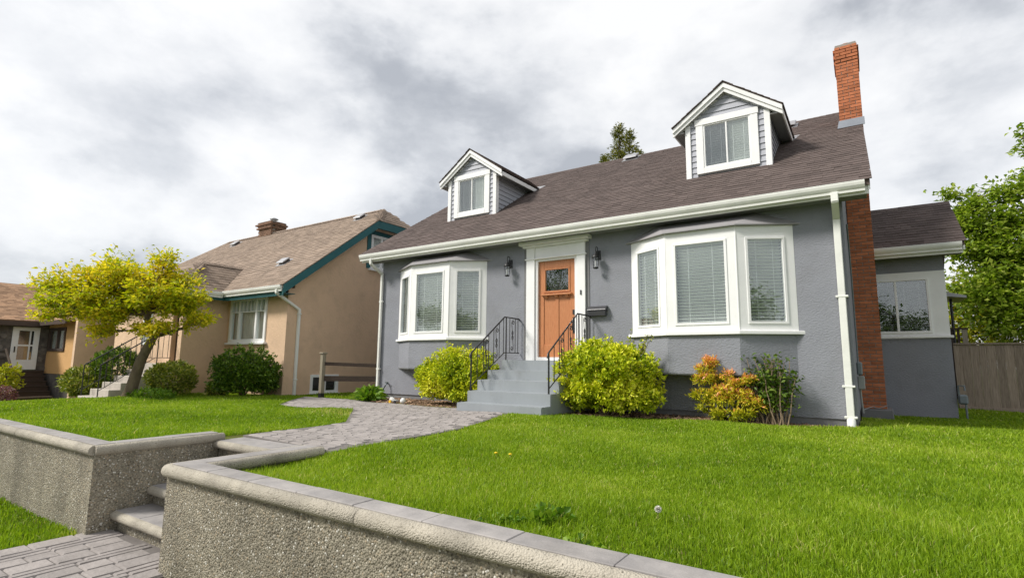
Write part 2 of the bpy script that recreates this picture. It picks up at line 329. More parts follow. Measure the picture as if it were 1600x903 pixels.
def window(parent, M, w, h, fr=0.05, proud=0.03, mull=(), hbar=(), blind='blind', slat=0.042, dark_left=False, tilt=0.6, frame_mat='white', deep=0.16, name='window', curtain=False, lift=0.0):
    """sash frame in an opening w x h, glass panes, blind and a dark panel behind for the unlit room; returns the frame"""
    m = MB(M)
    m.box(0, w, -proud, 0.07, 0, fr); m.box(0, w, -proud, 0.07, h-fr, h)
    m.box(0, fr, -proud+.001, 0.07, fr, h-fr); m.box(w-fr, w, -proud+.001, 0.07, fr, h-fr)
    xs = [fr]
    for x in mull: m.box(x-fr*.45, x+fr*.45, -proud+.004, 0.06, fr, h-fr); xs += [x-fr*.45, x+fr*.45]
    xs.append(w-fr)
    for (z, a, b) in hbar: m.box(a, b, -proud+.006, 0.05, z-.014, z+.014)
    fo = m.build(name, frame_mat, parent, bevel=0.004)
    host = fo if parent.parent is None else parent
    for i in range(0, len(xs), 2):
        g = MB(M).box(xs[i]-.003, xs[i+1]+.003, 0.010, 0.016, fr-.003, h-fr+.003); g.build('pane', 'pane', host)
        bm_ = blind
        if blind:
            b = MB(M); z = fr+.012
            while z < h-fr-.01:
                c, s_ = math.cos(tilt)*slat*.6, math.sin(tilt)*slat*.6
                y = 0.085
                b.prism([(xs[i]+.004, y-c, z+s_), (xs[i]+.004, y+c, z-s_), (xs[i]+.004, y+c, z-s_+.003), (xs[i]+.004, y-c, z+s_+.003)], (xs[i+1]-xs[i]-.008, 0, 0))
                z += slat
            for q in (0.25, 0.75):
                x = xs[i]+(xs[i+1]-xs[i])*q; b.box(x-.003, x+.003, 0.058, 0.061, fr, h-fr)
            b.build('blind', ('blind_dark' if (dark_left and i == 0) else blind), host, kind='stuff')
    if curtain:
        c = MB(M); k = 40; pts = []
        for i in range(k+1):
            x = xs[0]+(xs[-1]-xs[0])*i/k; pts.append((x, 0.10+0.018*math.sin(i*1.9), 0))
        for a, b in zip(pts, pts[1:]):
            if abs((a[0]-xs[0])/(xs[-1]-xs[0])-0.62) < 0.035: continue
            c.quad((a[0], a[1], fr), (b[0], b[1], fr), (b[0], b[1], h-fr), (a[0], a[1], h-fr))
        c.build('curtain', 'curtain', host)
    MB(M).box(0, w, deep-.02, deep, 0, h).build('dark_room_panel', 'room_shade', host)  # flat dark panel painted as the unlit room, no room is built
    return fo

# ------------------------------------------------------------------ terrain
def ss(a, b, x):
    t = np.clip((np.asarray(x, dtype=float)-a)/(b-a), 0, 1); return t*t*(3-2*t)
def g(x, y):
    x = np.asarray(x, dtype=float); y = np.asarray(y, dtype=float)
    z = -0.035*(1-ss(-7.6, -6.0, y))
    z = z + 0.05*np.exp(-((x+5.7)/2.6)**2)*ss(-5.0, -2.2, y)*(1-ss(0.0, 2.0, y))
    z = z - 0.09*ss(0.3, 3.0, y)*(1-0.8*ss(4.2, 6.4, y))*ss(-3.0, -0.5, x)
    z = z - 0.21*(1-ss(-17.3, -15.7, x)) - 0.52*(1-ss(-29, -17.5, x))
    z = z + 0.012*np.sin(x*1.7+y*0.9)+0.010*np.sin(x*0.8-y*1.9+1)
    return z
PATH = [(-6.62,-6.31),(-6.98,-4.42),(-8.1,-3.35),(-8.35,-3.12),(-10.9,-3.05),(-12.75,-1.05),(-11.35,-0.85),(-9.6,-1.5),(-6.7,-1.45),(-6.7,-2.08),(-5.35,-2.08),(-4.98,-3.9),(-4.88,-6.31)]
def inpoly(poly, x, y):
    x = np.asarray(x); y = np.asarray(y); r = np.zeros(x.shape, bool); n = len(poly)
    for i in range(n):
        (x0, y0), (x1, y1) = poly[i], poly[(i+1) % n]
        c = ((y0 > y) != (y1 > y)) & (x < (x1-x0)*(y-y0)/(y1-y0+1e-12)+x0); r ^= c
    return r
def path_z(x, y): return g(x, y)+0.022
def gridsheet(name, xs, ys, zf, m, skip=None, kind='structure'):
    b = MB(); nx, ny = len(xs), len(ys)
    X, Y = np.meshgrid(xs, ys, indexing='ij'); Z = zf(X, Y)
    b.v = np.stack([X.ravel(), Y.ravel(), Z.ravel()], 1).tolist()
    for i in range(nx-1):
        for j in range(ny-1):
            if skip and skip((xs[i]+xs[i+1])/2, (ys[j]+ys[j+1])/2): continue
            b.f.append((i*ny+j, (i+1)*ny+j, (i+1)*ny+j+1, i*ny+j+1))
    b.sm = [True]*len(b.f); b.rnd = [0]*len(b.f)
    return b.build(name, m, None, kind=kind)

gr = MB(); gr.quad((-1500,-1500,-0.90),(1500,-1500,-0.90),(1500,1500,-0.90),(-1500,1500,-0.90)); gr.build('ground', 'far_grass', kind='structure')
xs = list(np.concatenate([np.arange(-60,-20,2.0), np.arange(-20,-6.8,0.33), [-6.60,-5.8,-4.93], np.arange(-4.6,8.1,0.33), np.arange(9,45,3.0)]))
ys = list(np.concatenate([[-7.72], np.arange(-7.4,-6.8,0.3), [-6.64], np.arange(-6.3,7.0,0.33), np.arange(8,60,4.0)]))
gridsheet('lawn_ground', xs, ys, g, 'soil_green', skip=lambda x, y: -6.60 < x < -4.93 and y < -6.64)
low = MB(); low.quad((-40,-9.6,-0.80),(-6.72,-9.6,-0.80),(-6.72,-7.8,-0.80),(-40,-7.8,-0.80)); low.build('verge', 'soil_green', kind='structure')
low = MB(); low.quad((-4.9,-9.6,-0.80),(30,-9.6,-0.80),(30,-7.8,-0.80),(-4.9,-7.8,-0.80)); low.build('verge', 'soil_green', kind='structure')
MB().box(-60, 40, -11.6, -9.6, -0.89, -0.77).build('sidewalk', 'concrete_light', kind='structure')
MB().box(-200, 200, -23, -13.4, -0.895, -0.884).build('road', 'asphalt', kind='structure')

# upper path: stamped concrete with stones proud of the joints
b = MB(); bx0 = np.arange(-12.9, -4.5, 0.06)
pm = bmesh.new(); vs = [pm.verts.new((x, y, 0)) for x, y in PATH]; pm.faces.new(vs); bmesh.ops.triangulate(pm, faces=pm.faces[:])
bmesh.ops.subdivide_edges(pm, edges=pm.edges[:], cuts=5, use_grid_fill=True)
for v in pm.verts: v.co.z = float(path_z(v.co.x, v.co.y))
bd = [e_ for e_ in pm.edges if e_.is_boundary]
ex = bmesh.ops.extrude_edge_only(pm, edges=bd)
for v in [q for q in ex['geom'] if isinstance(q, bmesh.types.BMVert)]: v.co.z -= .09
bmesh.ops.recalc_face_normals(pm, faces=pm.faces[:])
me = bpy.data.meshes.new('path'); pm.to_mesh(me); pm.free(); me.materials.append(MATS['path_base'])
path_o = place('path', me, (0, 0, 0)); path_o['kind'] = 'structure'
def paver_mesh(w, d, h=0.014, jit=0.0):
    m = MB(); c = 0.010
    m._add([(-w/2,-d/2,0),(w/2,-d/2,0),(w/2,d/2,0),(-w/2,d/2,0),(-w/2+c,-d/2+c,h),(w/2-c,-d/2+c,h),(w/2-c,d/2-c,h*.85),(-w/2+c,d/2-c,h)],
           [(4,5,6,7),(0,1,5,4),(1,2,6,5),(2,3,7,6),(3,0,4,7)])
    me = bpy.data.meshes.new('paver'); me.from_pydata(m.v, [], m.f); me.materials.append(MATS['paver']); return me
PM = [paver_mesh(w, 0.118, .012) for w in (0.19, 0.25, 0.31)]
rest = MB(); PW = [0.20, 0.26, 0.32]; row = 0; y = -6.22; cnt = 0
while y < -1.0:
    x = -13.0+random.random()*0.3
    while x < -4.6:
        k = random.randrange(3); w = PW[k]; cx, cy = x+w/2, y
        ok = all(inpoly(PATH, np.array([cx+sx*(w/2-.01)]), np.array([cy+sy*0.062]))[0] for sx in (-1, 0, 1) for sy in (-1, 1))
        if ok and ((cy > -5.2 and cx < -5.6) or cnt >= 300):
            ww = w-.012; zz_ = [float(path_z(cx+sx*ww/2, cy+sy*.059)) for sx, sy in ((-1,-1),(1,-1),(1,1),(-1,1))]; q4 = [(cx-ww/2,cy-.059),(cx+ww/2,cy-.059),(cx+ww/2,cy+.059),(cx-ww/2,cy+.059)]; q5 = [(cx-ww/2+.01,cy-.049),(cx+ww/2-.01,cy-.049),(cx+ww/2-.01,cy+.049),(cx-ww/2+.01,cy+.049)]; hh_ = .012+random.uniform(-.003,.001)
            rest._add([(*a_, z_) for a_, z_ in zip(q4, zz_)]+[(*a_, z_+hh_) for a_, z_ in zip(q5, zz_)], [(4,5,6,7),(0,1,5,4),(1,2,6,5),(2,3,7,6),(3,0,4,7)], rnd=random.random())
        elif ok:
            z = float(path_z(cx, cy)); dzy = float(path_z(cx, cy+.05)-path_z(cx, cy-.05))/0.1; dzx = float(path_z(cx+.05, cy)-path_z(cx-.05, cy))/0.1
            copies(path_o, PM[k], 'paver', (cx, cy, z+random.uniform(-.003,.002)), (dzy, -dzx, random.uniform(-.012,.012))); cnt += 1
        x += w
    y += 0.126
rest.build('far_pavers', 'paver', path_o, kind='stuff', use_rnd=True)

# lower walk
lw = MB().box(-6.72, -4.9, -11.4, -7.60, -0.89, -0.775).build('walkway', 'path_base', kind='structure')
LWM = {}
def lp(cx, cy, w, d):
    k = (round(w, 2), round(d, 2))
    if k not in LWM: LWM[k] = paver_mesh(w-.012, d-.012, 0.016)
    copies(lw, LWM[k], 'paver', (cx, cy, -0.775+random.uniform(-.003,.001)), (random.uniform(-.012,.012), random.uniform(-.012,.012), random.uniform(-.01,.01)))
ci = 0; x = -6.71
while x < -5.0:
    pat = ci % 3
    if pat in (0,):
        y = -7.63-random.random()*.1
        while y > -10.6: d = random.choice((0.24, 0.30, 0.36)); lp(x+.115, y-d/2, 0.23, d); y -= d
        x += 0.23
    elif pat == 1:
        for q in (0, 0.085):
            y = -7.63
            while y > -10.6: d = random.choice((0.42, 0.5, 0.58)); lp(x+q+.0425, y-d/2, 0.085, d); y -= d
        x += 0.17
    else:
        y = -7.63-random.random()*.12
        while y > -10.6: d = random.choice((0.22, 0.28)); lp(x+.10, y-d/2, 0.20, d); y -= d
        x += 0.20
    ci += 1

# ------------------------------------------------------------------ retaining walls of exposed aggregate
def aggregate(name, scale, ramp, matrix, bump=1.0, fill=(0.30, 0.55)):
    m = bpy.data.materials.new(name); m.use_nodes = True; t = m.node_tree; t.nodes.clear()
    out = N(t, 'ShaderNodeOutputMaterial'); b = N(t, 'ShaderNodeBsdfPrincipled', i_Roughness=0.85); b.inputs['Specular IOR Level'].default_value = 0.3
    ge = N(t, 'ShaderNodeNewGeometry'); v = N(t, 'ShaderNodeTexVoronoi', i_Scale=scale); t.links.new(ge.outputs['Position'], v.inputs['Vector'])
    sx = N(t, 'ShaderNodeSeparateXYZ'); t.links.new(v.outputs['Color'], sx.inputs[0])
    r = N(t, 'ShaderNodeValToRGB'); t.links.new(sx.outputs[0], r.inputs[0])
    for i, (p, c) in enumerate(ramp):
        q = r.color_ramp.elements[i] if i < 2 else r.color_ramp.elements.new(p)
        q.position = p; q.color = (*c, 1)
    ed = N(t, 'ShaderNodeMapRange', i_1=fill[0], i_2=fill[1]); t.links.new(v.outputs['Distance'], ed.inputs[0])
    x = N(t, 'ShaderNodeMix', data_type='RGBA'); x.inputs[7].default_value = (*matrix, 1)
    t.links.new(ed.outputs[0], x.inputs[0]); t.links.new(r.outputs[0], x.inputs[6])
    n = N(t, 'ShaderNodeTexNoise', i_Scale=1.3, i_Detail=7.0, i_Roughness=0.65); t.links.new(ge.outputs['Position'], n.inputs['Vector'])
    mr = N(t, 'ShaderNodeMapRange', i_1=0.3, i_2=0.72, i_3=0.68, i_4=1.22); t.links.new(n.outputs[0], mr.inputs[0])
    ms = N(t, 'ShaderNodeMapping'); ms.inputs['Scale'].default_value = (2.2, 2.2, 0.6); t.links.new(ge.outputs['Position'], ms.inputs['Vector'])
    n2 = N(t, 'ShaderNodeTexNoise', i_Scale=1.6, i_Detail=6.0, i_Roughness=0.6); t.links.new(ms.outputs[0], n2.inputs['Vector'])
    m2 = N(t, 'ShaderNodeMapRange', i_1=0.42, i_2=0.70, i_3=1.04, i_4=0.76); t.links.new(n2.outputs[0], m2.inputs[0])
    mm = N(t, 'ShaderNodeMath', operation='MULTIPLY'); t.links.new(mr.outputs[0], mm.inputs[0]); t.links.new(m2.outputs[0], mm.inputs[1])
    sc = N(t, 'ShaderNodeVectorMath', operation='SCALE'); t.links.new(x.outputs[2], sc.inputs[0]); t.links.new(mm.outputs[0], sc.inputs['Scale'])
    t.links.new(sc.outputs[0], b.inputs['Base Color'])
    inv = N(t, 'ShaderNodeMath', operation='SUBTRACT', i_0=1.0); t.links.new(v.outputs['Distance'], inv.inputs[1])
    bu = N(t, 'ShaderNodeBump', i_Strength=bump, i_Distance=0.012); t.links.new(inv.outputs[0], bu.inputs['Height']); t.links.new(bu.outputs[0], b.inputs['Normal'])
    t.links.new(b.outputs[0], out.inputs[0]); MATS[name] = m
aggregate('aggregate', 72, [(0.0, (0.085, 0.073, 0.055)), (1.0, (0.74, 0.72, 0.66)), (0.20, (0.19, 0.168, 0.125)), (0.50, (0.29, 0.262, 0.20)), (0.80, (0.35, 0.318, 0.245)), (0.91, (0.38, 0.30, 0.20)), (0.955, (0.46, 0.43, 0.36))], (0.225, 0.203, 0.152), 0.75, (0.42, 0.75))
aggregate('nosing', 95, [(0.0, (0.36, 0.325, 0.262)), (1.0, (0.47, 0.435, 0.365)), (0.10, (0.12, 0.105, 0.08)), (0.16, (0.375, 0.34, 0.275)), (0.7, (0.42, 0.385, 0.315))], (0.39, 0.355, 0.288), 0.6, (0.2, 0.6))

def nosing_run(parent, p0, p1, r=0.052, n=10, seg=2.4, name='nosing', zc=0.047):
    """rounded stone edge between two points, cut into lengths"""
    p0, p1 = Vector(p0), Vector(p1); L = (p1-p0).length; k = max(1, round(L/seg)); d = (p1-p0)/L
    for i in range(k):
        a = p0+d*(L*i/k+.002); c = p0+d*(L*(i+1)/k-.002)
        MB().tube([a, a+d*.003, a+d*.006, c-d*.006, c-d*.003, c], [r-.004, r-.001, r, r, r-.001, r-.004], 16).build(name, 'nosing', parent)
CAPZ = 0.10
def cap_run(parent, x0, x1, y0, y1, along, n):
    for i in range(n):
        a, c = i/n, (i+1)/n
        if along == 'x': bx = (x0+(x1-x0)*a+.002, x0+(x1-x0)*c-.002, y0, y1)
        else: bx = (x0, x1, y0+(y1-y0)*a+.002, y0+(y1-y0)*c-.002)
        MB().box(*bx, CAPZ-.06, CAPZ+random.uniform(-.002,.002)).build('cap_stone', 'cap_stone', parent, bevel=.004)
wl_ = thing('retaining_wall', (-12, -7.78, -0.9), 'low aggregate concrete retaining wall left of the garden steps, with light rounded coping', 'wall')
b = MB(); b.box(-18.0, -6.60, -7.875, -7.665, -0.9, 0.042); b.build('front_face', 'aggregate', wl_)
b = MB(); b.box(-6.80, -6.601, -7.664, -6.62, -0.9, 0.043); b.build('cheek', 'aggregate', wl_)
cap_run(wl_, -18.0, -6.655, -7.845, -7.67, 'x', 16)
cap_run(wl_, -6.83, -6.655, -7.668, -6.60, 'y', 2)
nosing_run(wl_, (-18, -7.875, CAPZ-.053), (-6.615, -7.875, CAPZ-.053))
nosing_run(wl_, (-6.615, -7.872, CAPZ-.053), (-6.615, -6.56, CAPZ-.053), seg=1.4)
wr_ = thing('retaining_wall', (0, -7.8, -0.9), 'near aggregate concrete retaining wall with light rounded coping right of the garden steps, edging the lawn', 'wall')
b = MB(); b.box(-5.0, 7.0, -7.90, -7.68, -0.9, 0.042); b.build('front_face', 'aggregate', wr_)
b = MB(); b.box(-4.999, -4.80, -7.679, -6.62, -0.9, 0.043); b.build('cheek', 'aggregate', wr_)
cap_run(wr_, -4.985, 7.0, -7.875, -7.70, 'x', 21)
cap_run(wr_, -4.985, -4.80, -7.698, -6.56, 'y', 2)
nosing_run(wr_, (-5.0, -7.905, CAPZ-.053), (7.0, -7.905, CAPZ-.053))
nosing_run(wr_, (-4.785, -7.69, CAPZ-.053), (-4.785, -6.52, CAPZ-.053), seg=1.4)
nosing_run(wr_, (-5.0, -7.90, CAPZ-.053), (-5.0, -6.55, CAPZ-.053), seg=1.4)
gs = thing('garden_steps', (-5.8, -7.2, -0.9), 'rough stone garden steps with rounded edges rising between the retaining walls', 'steps')
for i, (yf, zt) in enumerate(((-7.65, -0.575), (-7.33, -0.385), (-7.0, -0.195), (-6.66, 0.020))):
    MB().box(-6.597, -5.003, yf+.045, yf+.40, zt-.2, zt-.085).build('riser', 'aggregate', gs)
    for q in range(3):
        MB().box(-6.597+.5313*q+.002, -6.597+.5313*(q+1)-.002, yf+.02, yf+.36, zt-.084, zt+random.uniform(-.002,.002)).build('tread', 'cap_stone', gs, bevel=.004)
    nosing_run(gs, (-6.595, yf+.015, zt-.048), (-5.005, yf+.015, zt-.048), r=.046, seg=2)

# ------------------------------------------------------------------ grey house
HX0, HX1 = -11.08, -0.20
SL = 0.633; SA = math.atan(SL); ZE = 3.895; YE = -0.42; RY = 5.0
def rz(y): return ZE+(y-YE)*SL
house = thing('grey_house', (-5.6, 5, 0), 'grey stucco storey-and-a-half house with dark shingle roof, two dormers and white trim', 'house')
b = MB(); wall_xz(b, HX0, HX1, 0.14, 3.80, 0.0, 0.2, [(-6.13, -5.10, 1.06, 3.26)]); b.build('front_wall', 'stucco_grey', house)
b = MB(); b.box(HX0+.025, HX1-.025, 0.028, 0.2, -0.5, 0.139); b.build('foundation', 'foundation', house)
for xx, nm in ((HX0, 'side_wall'), (HX1-.2, 'side_wall')):
    b = MB(); b.prism([(xx, .2, .14), (xx, 10, .14), (xx, 10, 3.75), (xx, RY, rz(RY)-.16), (xx, .2, rz(.2)-.16)], (.2, 0, 0)); b.build(nm, 'stucco_grey', house)
    b = MB(); b.box(xx+.02, xx+.18, .2, 10, -.5, .139); b.build('foundation', 'foundation', house)
b = MB(); b.box(HX0, HX1, 10, 10.2, -0.5, 3.80); b.build('rear_wall', 'stucco_grey', house)

# roof deck, fascia, soffit
RX0, RX1 = -11.53, 0.20
roof = MB()
roof.prism([(RX0, YE, rz(YE)), (RX0, RY, rz(RY)), (RX0, 2*RY-YE, rz(YE)), (RX0, 2*RY-YE, rz(YE)-.10), (RX0, RY, rz(RY)-.12), (RX0, YE, rz(YE)-.10)], (RX1-RX0, 0, 0))
roof = roof.build('roof', 'shingle_dark', house)
nv = Vector((0, -math.sin(SA), math.cos(SA))); uv = Vector((0, math.cos(SA), math.sin(SA)))
EXPO = 0.142
def tab_pts(w, d=0.24, t0=0.017): return [(0,0,0.003),(w,0,0.003),(w,d,-.003),(0,d,-.003),(0,0,t0),(w,0,t0),(w,d,0.002),(0,d,0.002)]
TABF = [(0,3,2,1),(4,5,6,7),(0,1,5,4),(1,2,6,5),(2,3,7,6),(3,0,4,7)]
TW = (0.12, 0.16, 0.20, 0.25, 0.31)
def shingle_rows(x0, x1, length, keep=None, seed=1, expo=EXPO):
    rr = random.Random(seed); out = []; nrow = int(length/expo)
    for r in range(nrow):
        x = x0+.001-rr.random()*0.02
        while x < x1-.02:
            w = rr.choice(TW); w = min(w, x1-x)
            if keep is None or keep(x+w/2, r*expo): out.append((x, r*expo, w, rr.random(), rr.uniform(0, .006)))
            x += w+.0015
    return out
def joined_tabs(name, rows, O, U, V, Nn, parent, m, kind='stuff'):
    b = MB(); O, U, V, Nn = Vector(O), Vector(U), Vector(V), Vector(Nn)
    for x, v, w, rd, dn in rows:
        pts = [O+U*(x+p[0]-.0008)+V*(v+p[1])+Nn*(p[2]+dn) for p in tab_pts(w)]
        b._add(pts, TABF, rnd=rd)
    return b.build(name, m, parent, kind=kind, use_rnd=True)
SLEN = (RY-YE)/math.cos(SA)
rows = shingle_rows(RX0-.03, RX1+.03, SLEN-.05, seed=5)
eo = Vector((0, YE-.035, rz(YE)-.022))
def cdist(rw): return ((eo+Vector((rw[0], 0, 0))+uv*rw[1])-CAMLOC).length
order = sorted([r for r in rows if r[2] in TW], key=cdist)
pick = set(id(r) for r in order[:300]); TM = {}
for r in order[:300]:
    w = r[2]
    if w not in TM:
        me = bpy.data.meshes.new('shingle'); me.from_pydata(tab_pts(w), [], TABF); me.materials.append(MATS['shingle_dark']); TM[w] = me
    copies(roof, TM[w], 'shingle', eo+Vector((r[0], 0, 0))+uv*r[1]+nv*r[4], (SA, 0, 0))
joined_tabs('shingles', [r for r in rows if id(r) not in pick], eo, (1,0,0), uv, nv, roof, 'shingle_dark')
b = MB(); x = RX0-.03; rr = random.Random(3)          # ridge caps
while x < RX1-.26:
    for s_ in (-1, 1):
        d = Vector((0, s_*math.cos(SA), -math.sin(SA))); nn = Vector((0, s_*math.sin(SA), math.cos(SA))); P = Vector((x, RY, rz(RY)+.012)); rd = rr.random()
        b._add([P, P+Vector((.30,0,-.004)), P+Vector((.30,0,-.004))+d*.16, P+d*.16, P+nn*.012, P+Vector((.30,0,.002)), P+Vector((.30,0,.002))+d*.16, P+d*.16+nn*.012], TABF, rnd=rd)
    x += .14
b.build('ridge_cap', 'shingle_dark', roof, kind='stuff', use_rnd=True)
# eaves
b = MB(); b.box(RX0+.02, RX1-.02, -.385, -.36, 3.665, 3.845); b.build('fascia', 'gutter_white', house)
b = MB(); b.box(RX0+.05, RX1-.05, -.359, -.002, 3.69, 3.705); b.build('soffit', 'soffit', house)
GP = [(-.388,3.705),(-.448,3.705),(-.452,3.742),(-.470,3.765),(-.490,3.80),(-.498,3.835),(-.500,3.868),(-.488,3.874),(-.482,3.858),(-.388,3.85)]
b = MB(); b.prism([(RX0-.0, y, z) for y, z in GP], (RX1-.07-RX0, 0, 0)); b.build('gutter', 'gutter_white', house)
for xx in (RX0, RX1-.03):                             # rake boards and their soffits
    b = MB(); k = .17
    b.prism([(xx, -.40, rz(-.40)-.015), (xx, RY, rz(RY)-.015), (xx, RY, rz(RY)-.015-k), (xx, -.40, rz(-.40)-.015-k)], (.03, 0, 0)); b.build('rake_board', 'white', house)
for x0, x1 in ((RX0+.031, HX0-.003), (HX1+.003, RX1-.031)):
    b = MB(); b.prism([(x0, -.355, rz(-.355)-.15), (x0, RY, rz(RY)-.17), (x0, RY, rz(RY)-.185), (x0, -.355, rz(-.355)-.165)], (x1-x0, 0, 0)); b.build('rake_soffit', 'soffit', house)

# downpipes
def downpipe(parent, pts, w, d, m='gutter_white', bands=(), name='downpipe'):
    b = MB()
    P = [Vector(p) for p in pts]
    for a, c in zip(P, P[1:]):
        dd = (c-a).normalized(); s_ = Vector((0,1,0)) if abs(dd.z) > .9 else dd.cross(Vector((0,0,1))).normalized()
        if abs(dd.z) > .9: s1, s2 = Vector((1,0,0))*w/2, Vector((0,1,0))*d/2
        else: s1 = s_*w/2; s2 = dd.cross(s_).normalized()*d/2
        e_ = dd*.015
        b.prism([a-e_-s1-s2, a-e_+s1-s2, a-e_+s1+s2, a-e_-s1+s2], c+e_-(a-e_))
    o = b.build(name, m, parent, bevel=.008, seg=2)
    for z, p in bands:
        MB().box(p[0]-w*.85, p[0]+w*.85, p[1]-d*.56, p[1]+d*.62, z-.018, z+.018).build('strap', m, o, bevel=.006)
    return o
downpipe(house, [(-11.10,-.44,3.72),(-11.10,-.44,3.60),(-11.045,-.06,3.36),(-11.045,-.06,0.18)], .075, .06, bands=[(.78, (-11.04,-.055)), (2.6, (-11.04,-.055))])
dp = downpipe(house, [(-.285,-.44,3.72),(-.285,-.44,3.60),(-.295,-.06,3.40),(-.295,-.06,.19)], .105, .075, bands=[(.66, (-.295,-.06)), (.18, (-.295,-.06)), (2.1, (-.295,-.06))])
MB().lathe([(.062,-.02),(.062,.16),(.055,.165)], (-.295,-.065,0.0), 14).build('drain_pipe', 'plastic_white', house)

# bay windows
def bay(x0, x1, c0, c1, D, nm_label):
    zt, zs, zb = 3.40, 1.53, 0.82
    ring = [(x0, 0), (c0, -D), (c1, -D), (x1, 0)]
    def ringo(o):
        a = math.atan2(D, c0-x0); k = o*math.tan(a/2) if o else 0
        e_ = o/math.sin(a)
        return [(x0-e_, 0.0), (c0-o*math.tan(a/2)*1.0, -D-o), (c1+o*math.tan(a/2)*1.0, -D-o), (x1+e_, 0.0)]
    b = MB(); b.prism([(x, y if y else .03, zb) for x, y in ring], (0, 0, zs-zb-.02)); bw = b.build('bay_window', 'stucco_grey', house)
    bw['label'] = nm_label
    b = MB(); b.prism([(x, y if y else .02, zs-.03) for x, y in ringo(.055)], (0, 0, .06)); b.build('sill', 'white', bw, bevel=.006)
    b = MB(); b.prism([(x, y if y else .02, zb-.02) for x, y in ringo(-.01)], (0, 0, .019)); b.build('base_board', 'soffit', bw)
    # roof
    o = ringo(.07); top = [(x0+.55, 0.02, 3.70), (x1-.55, 0.02, 3.70)]
    b = MB(); P = [(o[0][0], .02, zt+.015), (o[1][0], o[1][1], zt+.015), (o[2][0], o[2][1], zt+.015), (o[3][0], .02, zt+.015)]
    Q = [(p[0], p[1], zt-.005) for p in P]
    b._add(P+top+Q, [(0,1,4), (1,2,5,4), (2,3,5), (0,4,5,3), (6,7,1,0), (7,8,2,1), (8,9,3,2), (9,6,0,3), (9,8,7,6)]); b.build('bay_roof', 'bay_roof', bw)
    # three facets: boards around each opening
    H = zt-zs-.035
    for i in range(3):
        p, q = Vector((*ring[i], 0)), Vector((*ring[i+1], 0)); L = (q-p).length; d = (q-p)/L; nrm = Vector((d.y, -d.x, 0))
        M = facing(p.x, p.y, zs+.03, nrm.x, nrm.y)
        st = .16 if i != 1 else .15
        b = MB(M); b.box(0.012, L-.012, .002, .10, H-.20, H-.004); b.box(0.012, L-.012, .002, .10, 0.002, .115)
        b.box(0.012, st, .0025, .10, .1155, H-.2005); b.box(L-st, L-.012, .0025, .10, .1155, H-.2005)
        b.build('casing', 'white', bw)
        window(bw, M @ Matrix.Translation((st, .0, .1155)), L-2*st, H-.316, fr=.045, proud=.012, tilt=.52, slat=.058, name='sash')
    for (cx, cy) in ring[1:3]:
        MB().tube([(cx, cy+.02, zs+.032), (cx, cy+.02, zt-.006)], .022, 10).build('corner_bead', 'white', bw)
    return bw
bay(-10.40, -7.49, -9.55, -8.31, .45, 'white three-sided bay window left of the front door')
bay(-3.89, -0.94, -3.05, -1.81, .45, 'white three-sided bay window right of the front door')

# front door and its surround
b = MB()
b.box(-6.36, -6.14, -.055, .05, 1.03, 3.56); b.box(-5.09, -4.89, -.055, .05, 1.03, 3.56)           # pilasters
b.box(-6.139, -5.091, -.035, .05, 3.275, 3.56)                                                        # frieze
b.box(-6.139, -6.075, -.02, .12, 1.03, 3.274); b.box(-5.155, -5.091, -.02, .12, 1.03, 3.274)         # jambs
b.box(-6.074, -5.156, -.02, .12, 3.235, 3.274); b.box(-6.074, -5.156, -.05, .12, 1.03, 1.105)        # head, threshold
b.build('door_surround', 'white', house, bevel=.005)
b = MB(); b.box(-6.39, -4.86, -.075, .04, 3.285, 3.315); b.build('neck_moulding', 'white', house, bevel=.004)
b = MB(); b.box(-6.43, -4.82, -.11, .02, 3.561, 3.61); b.box(-6.50, -4.75, -.18, .02, 3.611, 3.69); b.build('cornice', 'gutter_white', house, bevel=.008)
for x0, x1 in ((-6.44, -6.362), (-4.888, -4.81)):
    MB().box(x0, x1, -.012, .02, 1.04, 3.55).build('shadow_strip', 'foundation', house)  # dark strip standing in for the shadow beside each pilaster
DX0, DX1, DZ0, DZ1 = -6.072, -5.158, 1.108, 3.232
b = MB(); y0, y1 = .035, .08
b.box(DX0, DX0+.13, y0, y1, DZ0, DZ1); b.box(DX1-.13, DX1, y0, y1, DZ0, DZ1)
for z0, z1 in ((DZ0, DZ0+.27), (2.40, 2.52), (DZ1-.16, DZ1)): b.box(DX0+.131, DX1-.131, y0+.0006, y1, z0, z1)
b.box(-5.66, -5.57, y0+.0012, y1, DZ0+.271, 2.399)
door = b.build('door', 'door_wood', house, bevel=.006)
for x0, x1 in ((DX0+.131, -5.661), (-5.569, DX1-.131)): MB().box(x0, x1, y0+.016, y1-.01, DZ0+.271, 2.399).build('panel', 'door_wood', door)
gx0, gx1, gz0, gz1 = DX0+.131, DX1-.131, 2.521, DZ1-.161
b = MB(); f_ = .04; b.box(gx0, gx1, y0-.014, y1, gz0, gz0+f_); b.box(gx0, gx1, y0-.014, y1, gz1-f_, gz1); b.box(gx0, gx0+f_, y0-.013, y1, gz0+f_, gz1-f_); b.box(gx1-f_, gx1, y0-.013, y1, gz0+f_, gz1-f_)
b.build('light_frame', 'door_wood', door, bevel=.004)
MB().box(gx0+f_, gx1-f_, y0+.012, y0+.018, gz0+f_, gz1-f_).build('pane', 'pane', door)
MB().box(gx0, gx1, y1+.02, y1+.03, gz0, gz1).build('dark_room_panel', 'room_shade', door)  # dark sheet in place of the shade behind the door glass
b = MB(); b.box(gx0-.05, gx1+.05, y0-.075, y0, 2.455, 2.492); b.build('dentil_shelf', 'door_wood', door, bevel=.004)
